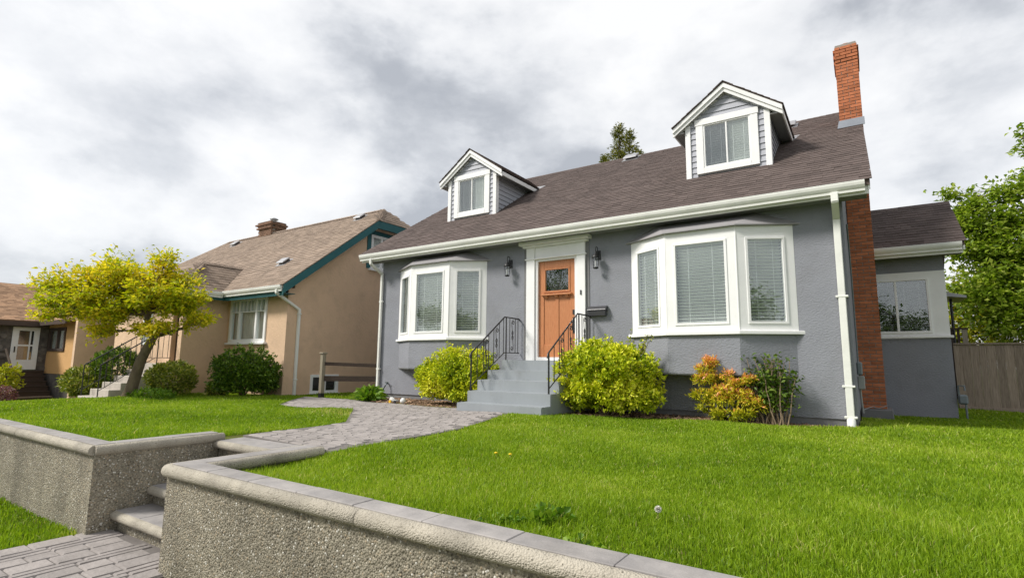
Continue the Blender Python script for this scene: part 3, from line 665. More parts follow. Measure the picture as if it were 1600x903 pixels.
for x in (gx0+.07, (gx0+gx1)/2, gx1-.07):
    MB().prism([(x-.035, y0, 2.454), (x-.035, y0-.055, 2.454), (x-.035, y0-.055, 2.44), (x-.035, y0-.02, 2.395), (x-.035, y0, 2.395)], (.07, 0, 0)).build('bracket', 'door_wood', door)
b = MB(); b.lathe([(.03, 0), (.03, .02), (.022, .025)], (0, 0, 0), 12)
b = MB(); b.box(-5.225, -5.17, y0-.022, y0, 2.02, 2.12); b.box(-5.222, -5.173, y0-.018, y0, 1.62, 1.96)
b.tube([(-5.198, y0-.015, 1.90), (-5.198, y0-.07, 1.88), (-5.198, y0-.08, 1.78), (-5.198, y0-.07, 1.68), (-5.198, y0-.015, 1.66)], .012, 8); b.box(-5.21, -5.185, y0-.05, y0-.02, 1.93, 1.945)
b.build('door_handle', 'lamp_metal', door, bevel=.003)
bell = MB().box(-5.005, -4.975, -.072, -.054, 2.42, 2.52); tag(bell.build('doorbell', 'mailbox', None, bevel=.004), 'small dark doorbell on the white pilaster right of the front door', 'doorbell')

# dormers
def dormer(cx, lbl):
    W = 0.845; yf = 1.32; z0 = rz(yf); zw = 6.20; ap = 6.97; ez = 6.18; hw = 1.10; yr = 1.18
    pit = (ap-ez)/hw
    wx0, wx1, wz0, wz1 = cx-.475, cx+.475, 5.18, 6.16
    b = MB(); wall_xz(b, cx-W+.03, cx+W-.03, z0-.1, zw+.02, yf+.02, yf+.12, [(wx0, wx1, wz0, wz1)])
    b.prism([(cx-W+.03, yf+.02, zw+.021), (cx+W-.03, yf+.02, zw+.021), (cx, yf+.02, ap-.17)], (0, .1, 0))
    d = b.build('dormer', 'siding', house); d['label'] = lbl
    # side walls
    yb = 3.2
    for s_ in (-1, 1):
        x = cx+s_*(W-.03); b = MB(); b.prism([(x-s_*.08, yf+.121, rz(yf+.121)-.1), (x-s_*.08, yb, rz(yb)-.1), (x-s_*.08, yb, 6.2), (x-s_*.08, yf+.121, 6.2)], (s_*.08, 0, 0)); b.build('side_wall', 'siding', d)
        z = z0-.05
        while z < 6.20:                                  # lapped boards, cut along the roof slope
            pl = [(yf, z), (3.3, z), (3.3, min(z+.155, 6.2)), (yf, min(z+.155, 6.2))]
            pl = clip(pl, SL, -1, SL*YE-ZE+.0)
            if len(pl) > 2:
                b = MB(); pts = [Vector((x+s_*(.026-.022*(q[1]-z)/.155), q[0], q[1])) for q in pl]
                b.prism(pts if s_ < 0 else pts[::-1], (-s_*.012, 0, 0)); b.build('clapboard', 'siding', d)
            z += .13
    # front lapped boards
    z = z0-.02
    while z < ap-.2:
        for xa, xb in (((cx-W, wx0-.14), (wx1+.14, cx+W)) if z < 6.22 else ((cx-W, cx+W),)):
            pl = [(xa, z), (xb, z), (xb, z+.155), (xa, z+.155)]
            pl = clip(clip(pl, pit, 1, pit*cx+ap-.12), -pit, 1, -pit*cx+ap-.12)
            if len(pl) > 2:
                b = MB(); b.prism([Vector((q[0], yf-.010+.024*(q[1]-z)/.155, q[1])) for q in pl], (0, .012, 0)); b.build('clapboard', 'siding', d)
        z += .13
    for s_ in (-1, 1):                                   # corner boards
        b = MB(); b.box(min(cx+s_*(W-.10), cx+s_*(W+.012)), max(cx+s_*(W-.10), cx+s_*(W+.012)), yf-.03, yf+.10, z0-.03, zw+.0); b.build('corner_board', 'white', d, bevel=.004)
    b = MB(); b.box(wx0-.17, wx1+.17, yf-.042, yf+.03, wz1-.005, wz1+.135); b.box(wx0-.15, wx0, yf-.034, yf+.03, wz0-.12, wz1-.006); b.box(wx1, wx1+.15, yf-.034, yf+.03, wz0-.12, wz1-.006); b.box(wx0+.001, wx1-.001, yf-.036, yf+.03, wz0-.12, wz0)
    b.build('window_trim', 'white', d, bevel=.004)
    window(d, Matrix.Translation((wx0, yf-.01, wz0)), wx1-wx0, wz1-wz0, fr=.035, proud=.012, mull=((wx1-wx0)/2,), dark_left=True, tilt=.52, slat=.052, name='sash')
    # roof planes, shingles, barge boards
    cpit = math.sqrt(1+pit*pit)
    for s_ in (-1, 1):
        yv = lambda z_: YE+(z_-ZE)/SL
        E0 = Vector((cx+s_*hw, yr, ez)); A0 = Vector((cx, yr, ap)); E1 = Vector((cx+s_*hw, yv(ez)+.05, ez)); A1 = Vector((cx, yv(ap)+.05, ap))
        b = MB(); dn = Vector((0, 0, -.018)); b._add([E0, A0, A1, E1, E0+dn, A0+dn, A1+dn, E1+dn], [(0,1,2,3),(7,6,5,4),(0,4,5,1),(3,2,6,7),(0,3,7,4)]); b.build('dormer_roof', 'shingle_dark', d)
        V = Vector((-s_/cpit, 0, pit/cpit)); Nn = Vector((s_*pit/cpit, 0, 1/cpit)); L = hw*cpit
        rws = [r for r in shingle_rows(-.03, 3.4, L-.02, seed=int(cx*10)+s_) if r[0]+yr < YE+(ez+r[1]*pit/cpit-ZE)/SL+.02]
        joined_tabs('shingles', rws, Vector((cx+s_*(hw+.015), yr+.015, ez-.012*pit+.002)), (0,1,0), V, Nn, d, 'shingle_dark')
        for k, (dz0, dz1, yy) in enumerate(((-.012, -.115, yr+.0), (-.116, -.20, yr+.03))):
            b = MB(); b.prism([(cx+s_*hw, yy, ez+dz0), (cx, yy, ap+dz0), (cx, yy, ap+dz1), (cx+s_*hw, yy, ez+dz1)], (0, .03, 0)); b.build('barge_board', 'white', d)
        b = MB(); b.prism([(cx+s_*(hw-.1), yf-.005, ez-.14+.1*pit), (cx, yf-.005, ap-.15), (cx, yf-.005, ap-.205), (cx+s_*(hw-.1), yf-.005, ez-.195+.1*pit)], (0, .03, 0)); b.build('frieze_board', 'white', d)
        b = MB(); xx = cx+s_*hw; b.box(min(xx, xx-s_*.025), max(xx, xx-s_*.025), yr+.062, yv(ez)-.02, ez-.16, ez-.052); b.build('eave_board', 'white', d)
        b = MB(); b.prism([(cx+s_*(hw-.026), yr+.061, ez-.15), (cx+s_*(W+.02), yr+.061, ez-.12), (cx+s_*(W+.02), yr+.061, ez-.135), (cx+s_*(hw-.026), yr+.061, ez-.16)], (0, yv(ez)-.05-yr-.06, 0)); b.build('eave_soffit', 'soffit', d)
        y_ = yv(ez); b = MB(); b.prism([(cx+s_*(hw+.01), y_-.25, rz(y_-.25)+.016), (cx+s_*(hw-.25), y_+.2, rz(y_+.2)+.03), (cx+s_*(hw+.12), y_+.2, rz(y_+.2)+.016)], (0, 0, .006)); b.build('flashing', 'vent_metal', d)
    b = MB(); y = yr-.03
    while y < 4.3:
        for s_ in (-1, 1):
            b._add([(cx, y, ap+.028), (cx, y+.3, ap+.020), (cx+s_*.15, y+.3, ap+.020-.15*pit), (cx+s_*.15, y, ap+.028-.15*pit)], [(0,1,2,3) if s_ < 0 else (3,2,1,0)], rnd=random.random())
        y += .15
    b.build('ridge_cap', 'shingle_dark', d, kind='stuff', use_rnd=True)
dormer(-9.05, 'left dormer with white window above the left bay')
dormer(-2.21, 'right dormer with white window, nearer the brick chimney')

# roof vents
def roof_vent(P, slope, lbl, s=0.19, m='vent_metal', yd=1):
    a = math.atan(slope); M = Matrix.Translation(P) @ Matrix.Rotation(a, 4, 'X')
    t = thing('roof_vent', P, lbl, 'vent', 'roof vents')
    MB(M).box(-s*1.3, s*1.3, -s*1.3, s*1.3, .012, .022).build('flange', m, t)
    MB(M).box(-s*.8, s*.8, -s*.6, s*.8, .022, .09).build('collar', 'dark_brown', t)
    MB(M).prism([(-s*1.1, -s, .075), (-s*1.1, -s*.85, .115), (-s*1.1, s*.8, .125), (-s*1.1, s*1.0, .075)], (s*2.2, 0, 0)).build('hood', m, t, bevel=.012)
roof_vent(Vector((-5.6, 4.72, rz(4.72)+.0)), SL, 'low metal roof vent on the dark ridge beside the tree top')
roof_vent(Vector((-1.35, 4.55, rz(4.55))), SL, 'low dark roof vent on the ridge between right dormer and brick chimney')

# brick chimney
ch = thing('chimney', (0.03, 3.75, -.1), 'tall orange-red brick chimney on the right end wall of the grey house', 'chimney')
CX0, CX1, CY0, CY1 = -.19, .245, 3.3, 4.1; HB = .0745
MB().box(CX0+.012, CX1-.012, CY0+.012, CY1-.012, .10, 8.22).build('mortar_core', 'mortar', ch)
MB().box(-.199, .345, 3.12, 4.25, -.35, .115).build('base', 'foundation', ch, bevel=.015)
def brick_mesh(w, d, h):
    m = MB().box(-w/2, w/2, -d/2, d/2, -h/2, h/2); me = bpy.data.meshes.new('brick'); me.from_pydata(m.v, [], m.f)
    bb = bmesh.new(); bb.from_mesh(me); bmesh.ops.bevel(bb, geom=bb.edges[:], offset=.003, segments=1, affect='EDGES'); bb.to_mesh(me); bb.free()
    me.materials.append(MATS['brick']); return me
BL, BG = .2105, .0115; bh = HB-BG
FB = {k: brick_mesh(w, .09, bh) for k, w in (('full', BL), ('half', .099))}
side = MB(); nco = int((8.22-.12)/HB); nb = 0
for c in range(nco):
    z = .12+HB*(c+.5); o = .0
    if c >= nco-4: o = .03
    elif c >= nco-5: o = .015
    seq = ['full', 'full'] if c % 2 == 0 else ['half', 'full', 'half']
    tot = sum(BL if s_ == 'full' else .099 for s_ in seq)+BG*(len(seq)-1); x = (CX0+CX1)/2-tot/2
    for s_ in seq:
        w = BL if s_ == 'full' else .099
        if nb < 300: copies(ch, FB[s_], 'brick', (x+w/2+random.uniform(-.0015,.0015), CY0+.045-o+random.uniform(-.002,.002), z)); nb += 1
        else: side.box(x, x+w, CY0-o, CY0+.09-o, z-bh/2, z+bh/2, rnd=random.random())
        x += w+BG
    for sd in (-1, 1):
        y = CY0+.10-o+(0 if c % 2 else .11)
        while y < CY1+o-.05:
            y2 = min(y+BL, CY1+o); xx = CX0-o if sd < 0 else CX1+o-.09
            side.box(xx, xx+.09, y, y2, z-bh/2, z+bh/2, rnd=random.random()); y = y2+BG
side.build('side_bricks', 'brick', ch, kind='stuff', use_rnd=True)
MB().box(CX0+.02, CX1-.02, CY0+.02, CY1-.02, 8.215, 8.235).build('crown', 'mortar', ch)
MB().lathe([(.13, 0), (.13, .10), (.11, .105)], (.03, 3.55, 8.2), 14).build('flue', 'brick', ch)
b = MB(); b.prism([(CX0-.05, CY0-.10, rz(CY0-.10)+.02), (CX1+.03, CY0-.10, rz(CY0-.10)+.02), (CX1+.03, CY0-.012, rz(CY0)+.16), (CX0-.012, CY0-.012, rz(CY0)+.16)], (0, -.008, .006)); b.build('flashing', 'flashing', ch)

# rear wing
AY = 4.5; AX1 = 1.49
annex = thing('rear_wing', (.65, 6, -.1), 'grey stucco rear wing with dark shingle roof and slider window, right of the brick chimney', 'house')
wzo = (.10, 1.20, 1.71, 2.93)
b = MB(); wall_xz(b, -.195, AX1, -.4, 1.60, AY, AY+.15); b.build('lower_wall', 'stucco_grey', annex)
b = MB(); b.box(-.195, AX1, AY, AY+.15, 3.07, 3.60); b.box(AX1-.15, AX1, AY+.151, 8.0, -.4, 3.62); b.build('upper_wall', 'stucco_grey', annex)
b = MB(); wall_xz(b, -.195, AX1, 1.665, 3.069, AY-.008, AY+.15, [wzo]); b.build('window_surround', 'white', annex)
MB().box(-.195, AX1+.05, AY-.06, AY+.10, 1.605, 1.66).build('sill', 'white', annex, bevel=.008)
window(annex, Matrix.Translation((wzo[0], AY-.008, wzo[2])), wzo[1]-wzo[0], wzo[3]-wzo[2], fr=.05, proud=.02, mull=(.50,), tilt=.3, slat=.05, blind='blind_dark')
asl = .70; ae, ar = 4.10, 6.0; az = 3.61
b = MB(); b.prism([(-.19, ae, az), (-.19, ar, az+(ar-ae)*asl), (-.19, 2*ar-ae, az), (-.19, 2*ar-ae, az-.1), (-.19, ar, az+(ar-ae)*asl-.12), (-.19, ae, az-.1)], (2.02, 0, 0)); ar_o = b.build('roof', 'shingle_dark', annex)
aa = math.atan(asl)
joined_tabs('shingles', shingle_rows(-.19, 1.86, (ar-ae)/math.cos(aa), seed=9), (0, ae-.03, az-.02), (1,0,0), (0, math.cos(aa), math.sin(aa)), (0, -math.sin(aa), math.cos(aa)), ar_o, 'shingle_dark')
b = MB(); b.prism([(-.18, y+ae-YE+.0, z+az-ZE+.0) for y, z in GP], (1.96, 0, 0)); b.build('gutter', 'gutter_white', annex)
b = MB(); b.box(-.18, 1.80, ae+.035, ae+.06, az-.25, az-.05); b.build('fascia', 'gutter_white', annex)
b = MB(); b.box(-.18, 1.80, ae+.061, AY-.002, az-.225, az-.21); b.build('soffit', 'soffit', annex)
b = MB(); b.prism([(1.80, ae, az-.015), (1.80, ar, az-.015+(ar-ae)*asl), (1.80, ar, az-.19+(ar-ae)*asl), (1.80, ae, az-.19)], (.03, 0, 0)); b.build('rake_board', 'white', annex)
b = MB(); b.prism([(AX1+.002, ae+.07, az-.17+.07*asl), (AX1+.002, ar, az-.17+(ar-ae)*asl), (AX1+.002, ar, az-.185+(ar-ae)*asl), (AX1+.002, ae+.07, az-.185+.07*asl)], (1.799-AX1, 0, 0)); b.build('rake_soffit', 'soffit', annex)

# ------------------------------------------------------------------ front steps and railings
SX0, SX1 = -6.62, -4.74
TRE = [(-2.11, .22), (-1.79, .43), (-1.47, .635), (-1.13, .825), (-.62, 1.035)]
fs = thing('front_steps', (-5.68, -1, 0), 'grey painted concrete steps up to the wooden front door', 'steps')
for i, (yf, zt) in enumerate(TRE):
    z0 = -.3 if i == 0 else TRE[i-1][1]-.06
    yb = -.002 if i == 4 else TRE[i+1][0]+.06
    MB().box(SX0+.0005*i, SX1-.0005*i, yf, -.003-.0005*i, z0-.3*0, zt).build('step', 'step_paint', fs, bevel=.010, seg=2)
def scroll(c, ax, r=.055, turns=1.4, up_=1, n=18):
    pts = []
    for i in range(n+1):
        t = i/n; a = turns*2*math.pi*t; rr_ = r*(1-.72*t)
        pts.append(Vector(c)+Vector(ax)*(math.cos(a)*rr_)+Vector((0,0,1))*(math.sin(a)*rr_*up_))
    return pts
def railing(x, lbl):
    t = thing('stair_railing', (x, -1, .2), lbl, 'railing', 'wrought iron stair railings')
    yb, yt = -1.76, -.60; zb0, zt0 = 1.165, 1.965; h = .0
    top = lambda y: zb0+(zt0-zb0)*(y-yb)/(yt-yb)
    bot = lambda y: .52+(1.195-.52)*(y-yb)/(yt-yb)
    b = MB(); b.tube([(x, yb-.045, zb0-.10), (x, yb-.03, zb0-.03), (x, yb, zb0), (x, yt, zt0), (x, -.03, zt0-.005), (x, -.005, zt0-.03)], .017, 6); b.build('handrail', 'iron', t)
    b = MB(); b.tube([(x, yb, bot(yb)), (x, yt, bot(yt)), (x, -.02, bot(yt))], .011, 6); b.build('bottom_rail', 'iron', t)
    MB().tube([(x, yb, .218), (x, yb, zb0)], .017, 6).build('post', 'iron', t)
    MB().tube([(x, yt+.06, 1.034), (x, yt+.06, zt0)], .015, 6).build('post', 'iron', t)
    for y in (-1.56, -1.36, -1.18, -1.0, -.80, -.64): MB().tube([(x, y, bot(y)), (x, y, top(y))], .0085, 5).build('baluster', 'iron', t)
    for y in (-.40, -.18, -.07): MB().tube([(x, y, bot(yt)), (x, y, zt0-.003)], .0085, 5).build('baluster', 'iron', t)
    for yc, zc0, zc1 in ((-1.27, bot(-1.27), top(-1.27)), (-.90, bot(-.90), top(-.90)), (-.29, bot(yt), zt0)):
        b = MB(); r = .055
        c1 = (x, yc+.02, zc1-.10); c0 = (x, yc-.02, zc0+.10)
        s1 = scroll(c1, (0,-1,0), r); s0 = [Vector((2*x-p.x, 2*yc-p.y, zc0+zc1-p.z)) for p in s1]
        b.tube(s1[::-1]+[Vector((x, yc, (zc0+zc1)/2))]+s0, .0075, 5); b.build('scroll', 'iron', t)
        zm = (zc0+zc1)/2; b = MB()
        for dz in (-.05, .05):
            b.tube([(x, yc+.03*math.cos(a), zm+dz+.045*math.sin(a)) for a in np.linspace(0, 2*math.pi, 11)], .007, 5)
        b.build('knot', 'iron', t)
railing(-6.56, 'black wrought iron stair railing on the left side of the front steps')
railing(-4.80, 'black wrought iron stair railing on the right side of the front steps')

# ------------------------------------------------------------------ lanterns, mailbox, small fittings
def lantern(x, z, lbl):
    t = thing('wall_lantern', (x, 0, z-.25), lbl, 'lantern', 'lanterns beside the front door'); yc = -.145
    b = MB(); b.box(x-.055, x+.055, -.02, .0, z-.02, z+.17); b.build('wall_plate', 'lamp_metal', t, bevel=.008)
    pts = [(x, -.02, z+.07), (x, -.06, z+.15)]+[(x, yc+.055+.055*math.cos(a), z+.19+.05*math.sin(a)) for a in np.linspace(.3, math.pi, 7)]+[(x, yc, z+.10)]
    b = MB(); b.tube(pts, .009, 6); b.build('arm', 'lamp_metal', t)
    b = MB(); b.lathe([(.012, .12), (.02, .10), (.03, .08), (.075, .035), (.085, .0), (.08, -.012)][::-1], (x, yc, z), 12); b.build('roof', 'lamp_metal', t)
    b = MB(); b.lathe([(.048, -.21), (.066, -.013)], (x, yc, z), 12); b.build('glass', 'lamp_glass', t)
    b = MB()
    for k in range(6):
        a = k*math.pi/3; b.tube([(x+.068*math.cos(a), yc+.068*math.sin(a), z-.01), (x+.050*math.cos(a), yc+.050*math.sin(a), z-.212)], .005, 4)
    b.lathe([(.03, -.235), (.055, -.225), (.058, -.205), (.05, -.203)], (x, yc, z), 12); b.build('cage', 'lamp_metal', t)
    b = MB(); b.lathe([(.014, -.19), (.016, -.09), (.006, -.05)], (x, yc, z), 8); b.build('bulb', 'plastic_white', t)
lantern(-6.82, 3.18, 'black coach lantern on the grey wall left of the front door')
lantern(-4.60, 3.16, 'black coach lantern on the grey wall right of the front door')
mbx = thing('mailbox', (-4.62, 0, 1.93), 'dark metal wall mailbox to the right of the front door', 'mailbox')
MB().prism([(-4.81,-.003,1.955),(-4.81,-.10,1.955),(-4.81,-.115,2.06),(-4.81,-.003,2.06)], (.39,0,0)).build('body', 'mailbox', mbx, bevel=.006)
MB().prism([(-4.825,-.003,2.062),(-4.825,-.125,2.062),(-4.825,-.125,2.085),(-4.825,-.06,2.155),(-4.825,-.003,2.165)], (.42,0,0)).build('lid', 'mailbox', mbx, bevel=.006)
t = thing('hose_tap', (-10.68, 0, .38), 'garden tap with dark hose on the grey wall by the left downpipe', 'tap')
MB().tube([(-10.68,0,.40),(-10.68,-.09,.40),(-10.68,-.11,.36)], .018, 8).build('spout', 'gasmeter', t)
MB().tube([(-10.73,-.07,.43),(-10.63,-.07,.43)], .014, 6).build('handle', 'hose', t)
MB().tube([(-10.68,-.11,.36),(-10.74,-.14,.24),(-10.86,-.20,.12),(-11.0,-.26,.06),(-11.12,-.3,.05)], .016, 8).build('hose', 'hose', t)
t = thing('electric_meter', (-.19, 1.5, .4), 'pale meter box and conduit on the side wall between downpipe and brick chimney', 'meter')
MB().box(-.198, -.09, 1.75, 1.95, .56, .80).build('box', 'plastic_grey', t, bevel=.01)
MB().box(-.198, -.11, 1.55, 1.70, .82, 1.06).build('meter_head', 'gasmeter', t, bevel=.02)
MB().tube([(-.17,1.62,1.06),(-.17,1.62,2.6),(-.17,1.3,3.2),(-.17,.9,3.5)], .014, 6).build('conduit', 'gasmeter', t)
MB().tube([(-.17,1.85,.56),(-.165,1.87,.35),(-.15,1.9,.12)], .018, 6).build('conduit', 'plastic_grey', t)
tag(MB().tube([(-.17,1.9,.16),(-.1,3.0,.14),(0,3.28,.16),(.1,3.285,.13),(.2,3.28,.17),(.26,3.3,.2)], .008, 5).build('loose_cable', 'plastic_grey'), 'thin pale cable lying along the foot of the brick chimney', 'cable')
t = thing('gas_meter', (1.57, 4.4, -.05), 'small grey gas meter at the corner of the rear wing by the fence', 'meter')
MB().box(1.50, 1.66, 4.38, 4.52, .22, .42).build('body', 'gasmeter', t, bevel=.03)
MB().tube([(1.52,4.45,.42),(1.52,4.45,.60),(1.62,4.45,.60),(1.62,4.45,.50)], .02, 8).build('pipe', 'gasmeter', t)
MB().tube([(1.62,4.45,.22),(1.62,4.45,-.1)], .02, 8).build('pipe', 'gasmeter', t)
t = thing('toy_truck', (-9.0, -1.35, .05), 'small white toy with yellow wheel lying on the mulch beside the path', 'toy')
zt_ = float(path_z(-9.0,-1.45))+.01
MB().box(-9.10,-8.92,-1.44,-1.34,zt_+.03,zt_+.07).build('body', 'plastic_grey', t, bevel=.01)
MB().prism([(-9.16,-1.42,zt_+.06),(-9.12,-1.42,zt_+.13),(-9.03,-1.42,zt_+.08)], (0,.06,0)).build('blade', 'plastic_white', t)
MB().tube([(-9.09,-1.47,zt_+.03),(-9.09,-1.44,zt_+.03)], .035, 10).build('wheel', 'plastic_yellow', t)
MB().tube([(-8.94,-1.47,zt_+.03),(-8.94,-1.44,zt_+.03)], .03, 10).build('wheel', 'iron', t)
tag(MB().lathe([(.02,0),(.06,.03),(.07,.07),(.05,.11),(.015,.13)], (-8.78,-1.36,zt_-.01), 12).build('ball', 'plastic_white'), 'small white ball beside the toy on the mulch', 'ball')

# ------------------------------------------------------------------ right-hand fence and what stands behind it
fe = thing('board_fence', (5, 6.5, 0), 'weathered vertical board fence right of the rear wing', 'fence')
x = 1.72; k = 0
BM_ = {}
for w in (.135, .15, .165):
    m = MB().box(0, w-.004, 0, .02, 0, 1.53); me = bpy.data.meshes.new('board'); me.from_pydata(m.v, [], m.f); me.materials.append(MATS['grey_wood']); BM_[w] = me
while x < 9.2:
    w = random.choice(list(BM_)); copies(fe, BM_[w], 'board', (x, 6.5+random.uniform(-.004,.004)-WLOC[fe.name].y*0, -.02+random.uniform(-.008,.008))); x += w
MB().box(1.72, 9.2, 6.46, 6.56, 1.52, 1.56).build('top_rail', 'grey_wood', fe, bevel=.006)
MB().box(1.72, 9.2, 6.455, 6.495, -.03, .07).build('kick_board', 'grey_wood', fe, bevel=.006)
for x in (1.8, 4.2, 6.6, 9.0): MB().box(x, x+.1, 6.53, 6.63, -.1, 1.5).build('post', 'grey_wood', fe)
t = thing('deck_railing', (1.95, 7.3, 1.0), 'dark brown deck railing post just above the fence beside the rear wing', 'railing')
MB().box(1.55,2.12,7.22,7.36,1.93,1.97).build('top_rail', 'old_wood', t)
for x in (1.62, 1.76, 1.90): MB().box(x,x+.05,7.27,7.31,.2,1.93).build('baluster', 'old_wood', t)
MB().box(2.0,2.10,7.24,7.34,-.1,1.93).build('post', 'post_wood', t)
t = thing('garden_canopy', (1.9, 8.6, 0), 'pale canopy roof edge on a thin dark post behind the rear wing', 'canopy')
MB().prism([(.9,8.0,3.0),(2.25,8.0,2.80),(2.25,8.0,2.86),(.9,8.0,3.25)], (0,1.4,0)).build('roof', 'vent_metal', t)
MB().tube([(1.98,8.6,-.1),(1.98,8.6,2.86)], .035, 8).build('post', 'iron', t)

# left yard fence post with two rails
fr_ = thing('post_and_rail', (-12.3, -.88, 0), 'wooden post with two dark rails closing the gap between the houses', 'fence')
MB().box(-12.36,-12.25,-.93,-.82,-.1,.12).build('post_foot', 'iron', fr_)
MB().box(-12.36,-12.25,-.93,-.82,.12,1.16).build('post', 'post_wood', fr_, bevel=.006)
MB().prism([(-12.385,-.955,1.161),(-12.225,-.955,1.161),(-12.225,-.795,1.161),(-12.385,-.795,1.161)], (0,0,.045)).build('post_cap', 'post_wood', fr_, bevel=.012)
MB().prism([(-12.30,-.90,.86),(-12.30,-.85,.86),(-12.30,-.85,.95),(-12.30,-.90,.95)], (1.16,.83,-.04)).build('rail', 'old_wood', fr_)
MB().prism([(-12.30,-.90,.44),(-12.30,-.85,.44),(-12.30,-.85,.58),(-12.30,-.90,.58)], (1.16,.83,0)).build('rail', 'old_wood', fr_)

# ------------------------------------------------------------------ tan neighbour house
NX, NY = -13.57, -1.21
nb_ = thing('tan_house', (-18, 3, -.3), 'tan stucco house with brown shingle roof and teal barge boards left of the grey house', 'house')
NS = .775; NE = -1.62; NZE = 3.05; NR = 2.55
def nz(y): return NZE+(y-NE)*NS
NH = (-16.47, -14.53, 1.50, 2.86)
b = MB(); wall_xz(b, -16.64, NX, -.6, 3.02, NY, NY+.2, [NH]); b.build('front_wall', 'stucco_tan', nb_)
b = MB(); ybw = (-.33, .66, .03, .58); ugw = (1.70, 2.62, 4.02, 5.18)
yy = [NY+.2, ybw[0], ybw[1], ugw[0], ugw[1], 6.2]
def sidepoly(y0, y1, z0, z1=None):
    P = [(y0, z0), (y1, z0), (y1, 9 if z1 is None else z1), (y0, 9 if z1 is None else z1)]
    P = clip(P, -NS, 1, NZE-NE*NS-.14); P = clip(P, NS, 1, NZE+(2*NR-NE)*NS-.14); P = clip(P, 0, 1, 5.45)
    if len(P) > 2: b.prism([(NX-.2, q[0], q[1]) for q in P], (.2, 0, 0))
sidepoly(NY+.2, ybw[0], -.6); sidepoly(ybw[0], ybw[1], -.6, ybw[2]); sidepoly(ybw[0], ybw[1], ybw[3]); sidepoly(ybw[1], ugw[0], -.6)
sidepoly(ugw[0], ugw[1], -.6, ugw[2]); sidepoly(ugw[0], ugw[1], ugw[3]); sidepoly(ugw[1], 6.2, -.6)
b.build('side_wall', 'stucco_tan', nb_)
b = MB(); b.box(-25, NX, 6.2, 6.4, -.6, 3.2); b.box(-25.2, -25, -2.4, 6.4, -.8, 3.2); b.build('rear_wall', 'stucco_tan', nb_)
# windows
w_ = window(nb_, facing(NH[0], NY, NH[2], 0, -1), NH[1]-NH[0], NH[3]-NH[2], fr=.10, proud=.04, mull=(.52, 1.42), hbar=((.92, .1, 1.84),), blind=None, curtain=True, deep=.19)
b = MB()
for x in (.30, .70, .90, 1.10, 1.28, 1.62): MB().box(NH[0]+x-.012, NH[0]+x+.012, NY-.03, NY+.04, NH[2]+.935, NH[3]-.10).build('muntin', 'white', nb_)
MB().box(NH[0]-.08, NH[1]+.08, NY-.10, NY+.02, NH[2]-.06, NH[2]).build('sill', 'white', nb_, bevel=.005)
window(nb_, facing(NX, ybw[0], ybw[2], 1, 0), ybw[1]-ybw[0], ybw[3]-ybw[2], fr=.08, proud=.035, mull=(.5,), blind=None, deep=.19)
MB().box(NX-.02, NX+.09, ybw[0]-.08, ybw[1]+.08, ybw[2]-.05, ybw[2]).build('sill', 'white', nb_)
window(nb_, facing(NX, ugw[0], ugw[2], 1, 0), ugw[1]-ugw[0], ugw[3]-ugw[2], fr=.09, proud=.035, mull=(.46,), blind=None, deep=.19, curtain=True)
MB().box(NX-.02, NX+.10, ugw[0]-.08, ugw[1]+.08, ugw[2]-.06, ugw[2]).build('sill', 'white', nb_)
b = MB(); b.box(NX, NX+.025, ugw[0]-.16, ugw[0]-.001, ugw[2], ugw[3]+.14); b.box(NX, NX+.025, ugw[0], ugw[1]+.1, ugw[3]+.001, ugw[3]+.14); b.build('window_trim', 'teal', nb_)
# roof with clipped gable
NXR = NX+.36; hz = 5.60; hy0 = NE+(hz-NZE)/NS; hy1 = 2*NR-hy0; rx = NXR-(nz(NR)-hz)/.9
P = lambda x, y, z: (x, y, z)
b = MB(); LX = -24.0; LE = -27.2
V_ = [P(NXR,NE,NZE), P(NXR,hy0,hz), P(rx,NR,nz(NR)), P(NXR,hy1,hz), P(NXR,2*NR-NE,NZE), P(LX,NR,nz(NR)), P(LE,NE,NZE), P(LE,2*NR-NE,NZE)]
Fc = [(0,1,2,5,6), (1,3,2), (2,3,4,7,5), (6,5,7)]
vv = V_+[(x, y, z-.11) for x, y, z in V_]; n_ = len(V_)
per = [0,1,3,4,7,6]
b._add(vv, Fc+[tuple(i+n_ for i in f[::-1]) for f in Fc]+[(per[i], per[i]+n_, per[(i+1)%6]+n_, per[(i+1)%6]) for i in range(6)])
nroof = b.build('roof', 'shingle_tan', nb_)
na = math.atan(NS)
def keepN(x, v):
    y = NE+v*math.cos(na); z = nz(y)
    if z > hz and x > NXR-(z-hz)/.9: return False
    return x > LX-(nz(NR)-z)*1.15
joined_tabs('shingles', shingle_rows(LE, NXR+.02, (NR-NE)/math.cos(na)-.02, keep=keepN, seed=21, expo=.15), (0, NE-.03, NZE-.022), (1,0,0), (0, math.cos(na), math.sin(na)), (0, -math.sin(na), math.cos(na)), nroof, 'shingle_tan')
hd = Vector((-1, 0, .9)).normalized(); hn = Vector((.9, 0, 1)).normalized()
rws = [r for r in shingle_rows(hy0, hy1, (nz(NR)-hz)/hd.z, seed=22, expo=.15) if hy0+(r[1]*hd.z)/NS-.05 < r[0]+r[2]/2 < hy1-(r[1]*hd.z)/NS+.05]
joined_tabs('hip_shingles', rws, (NXR+.02, 0, hz-.01), (0,1,0), hd, hn, nroof, 'shingle_tan')
b = MB()
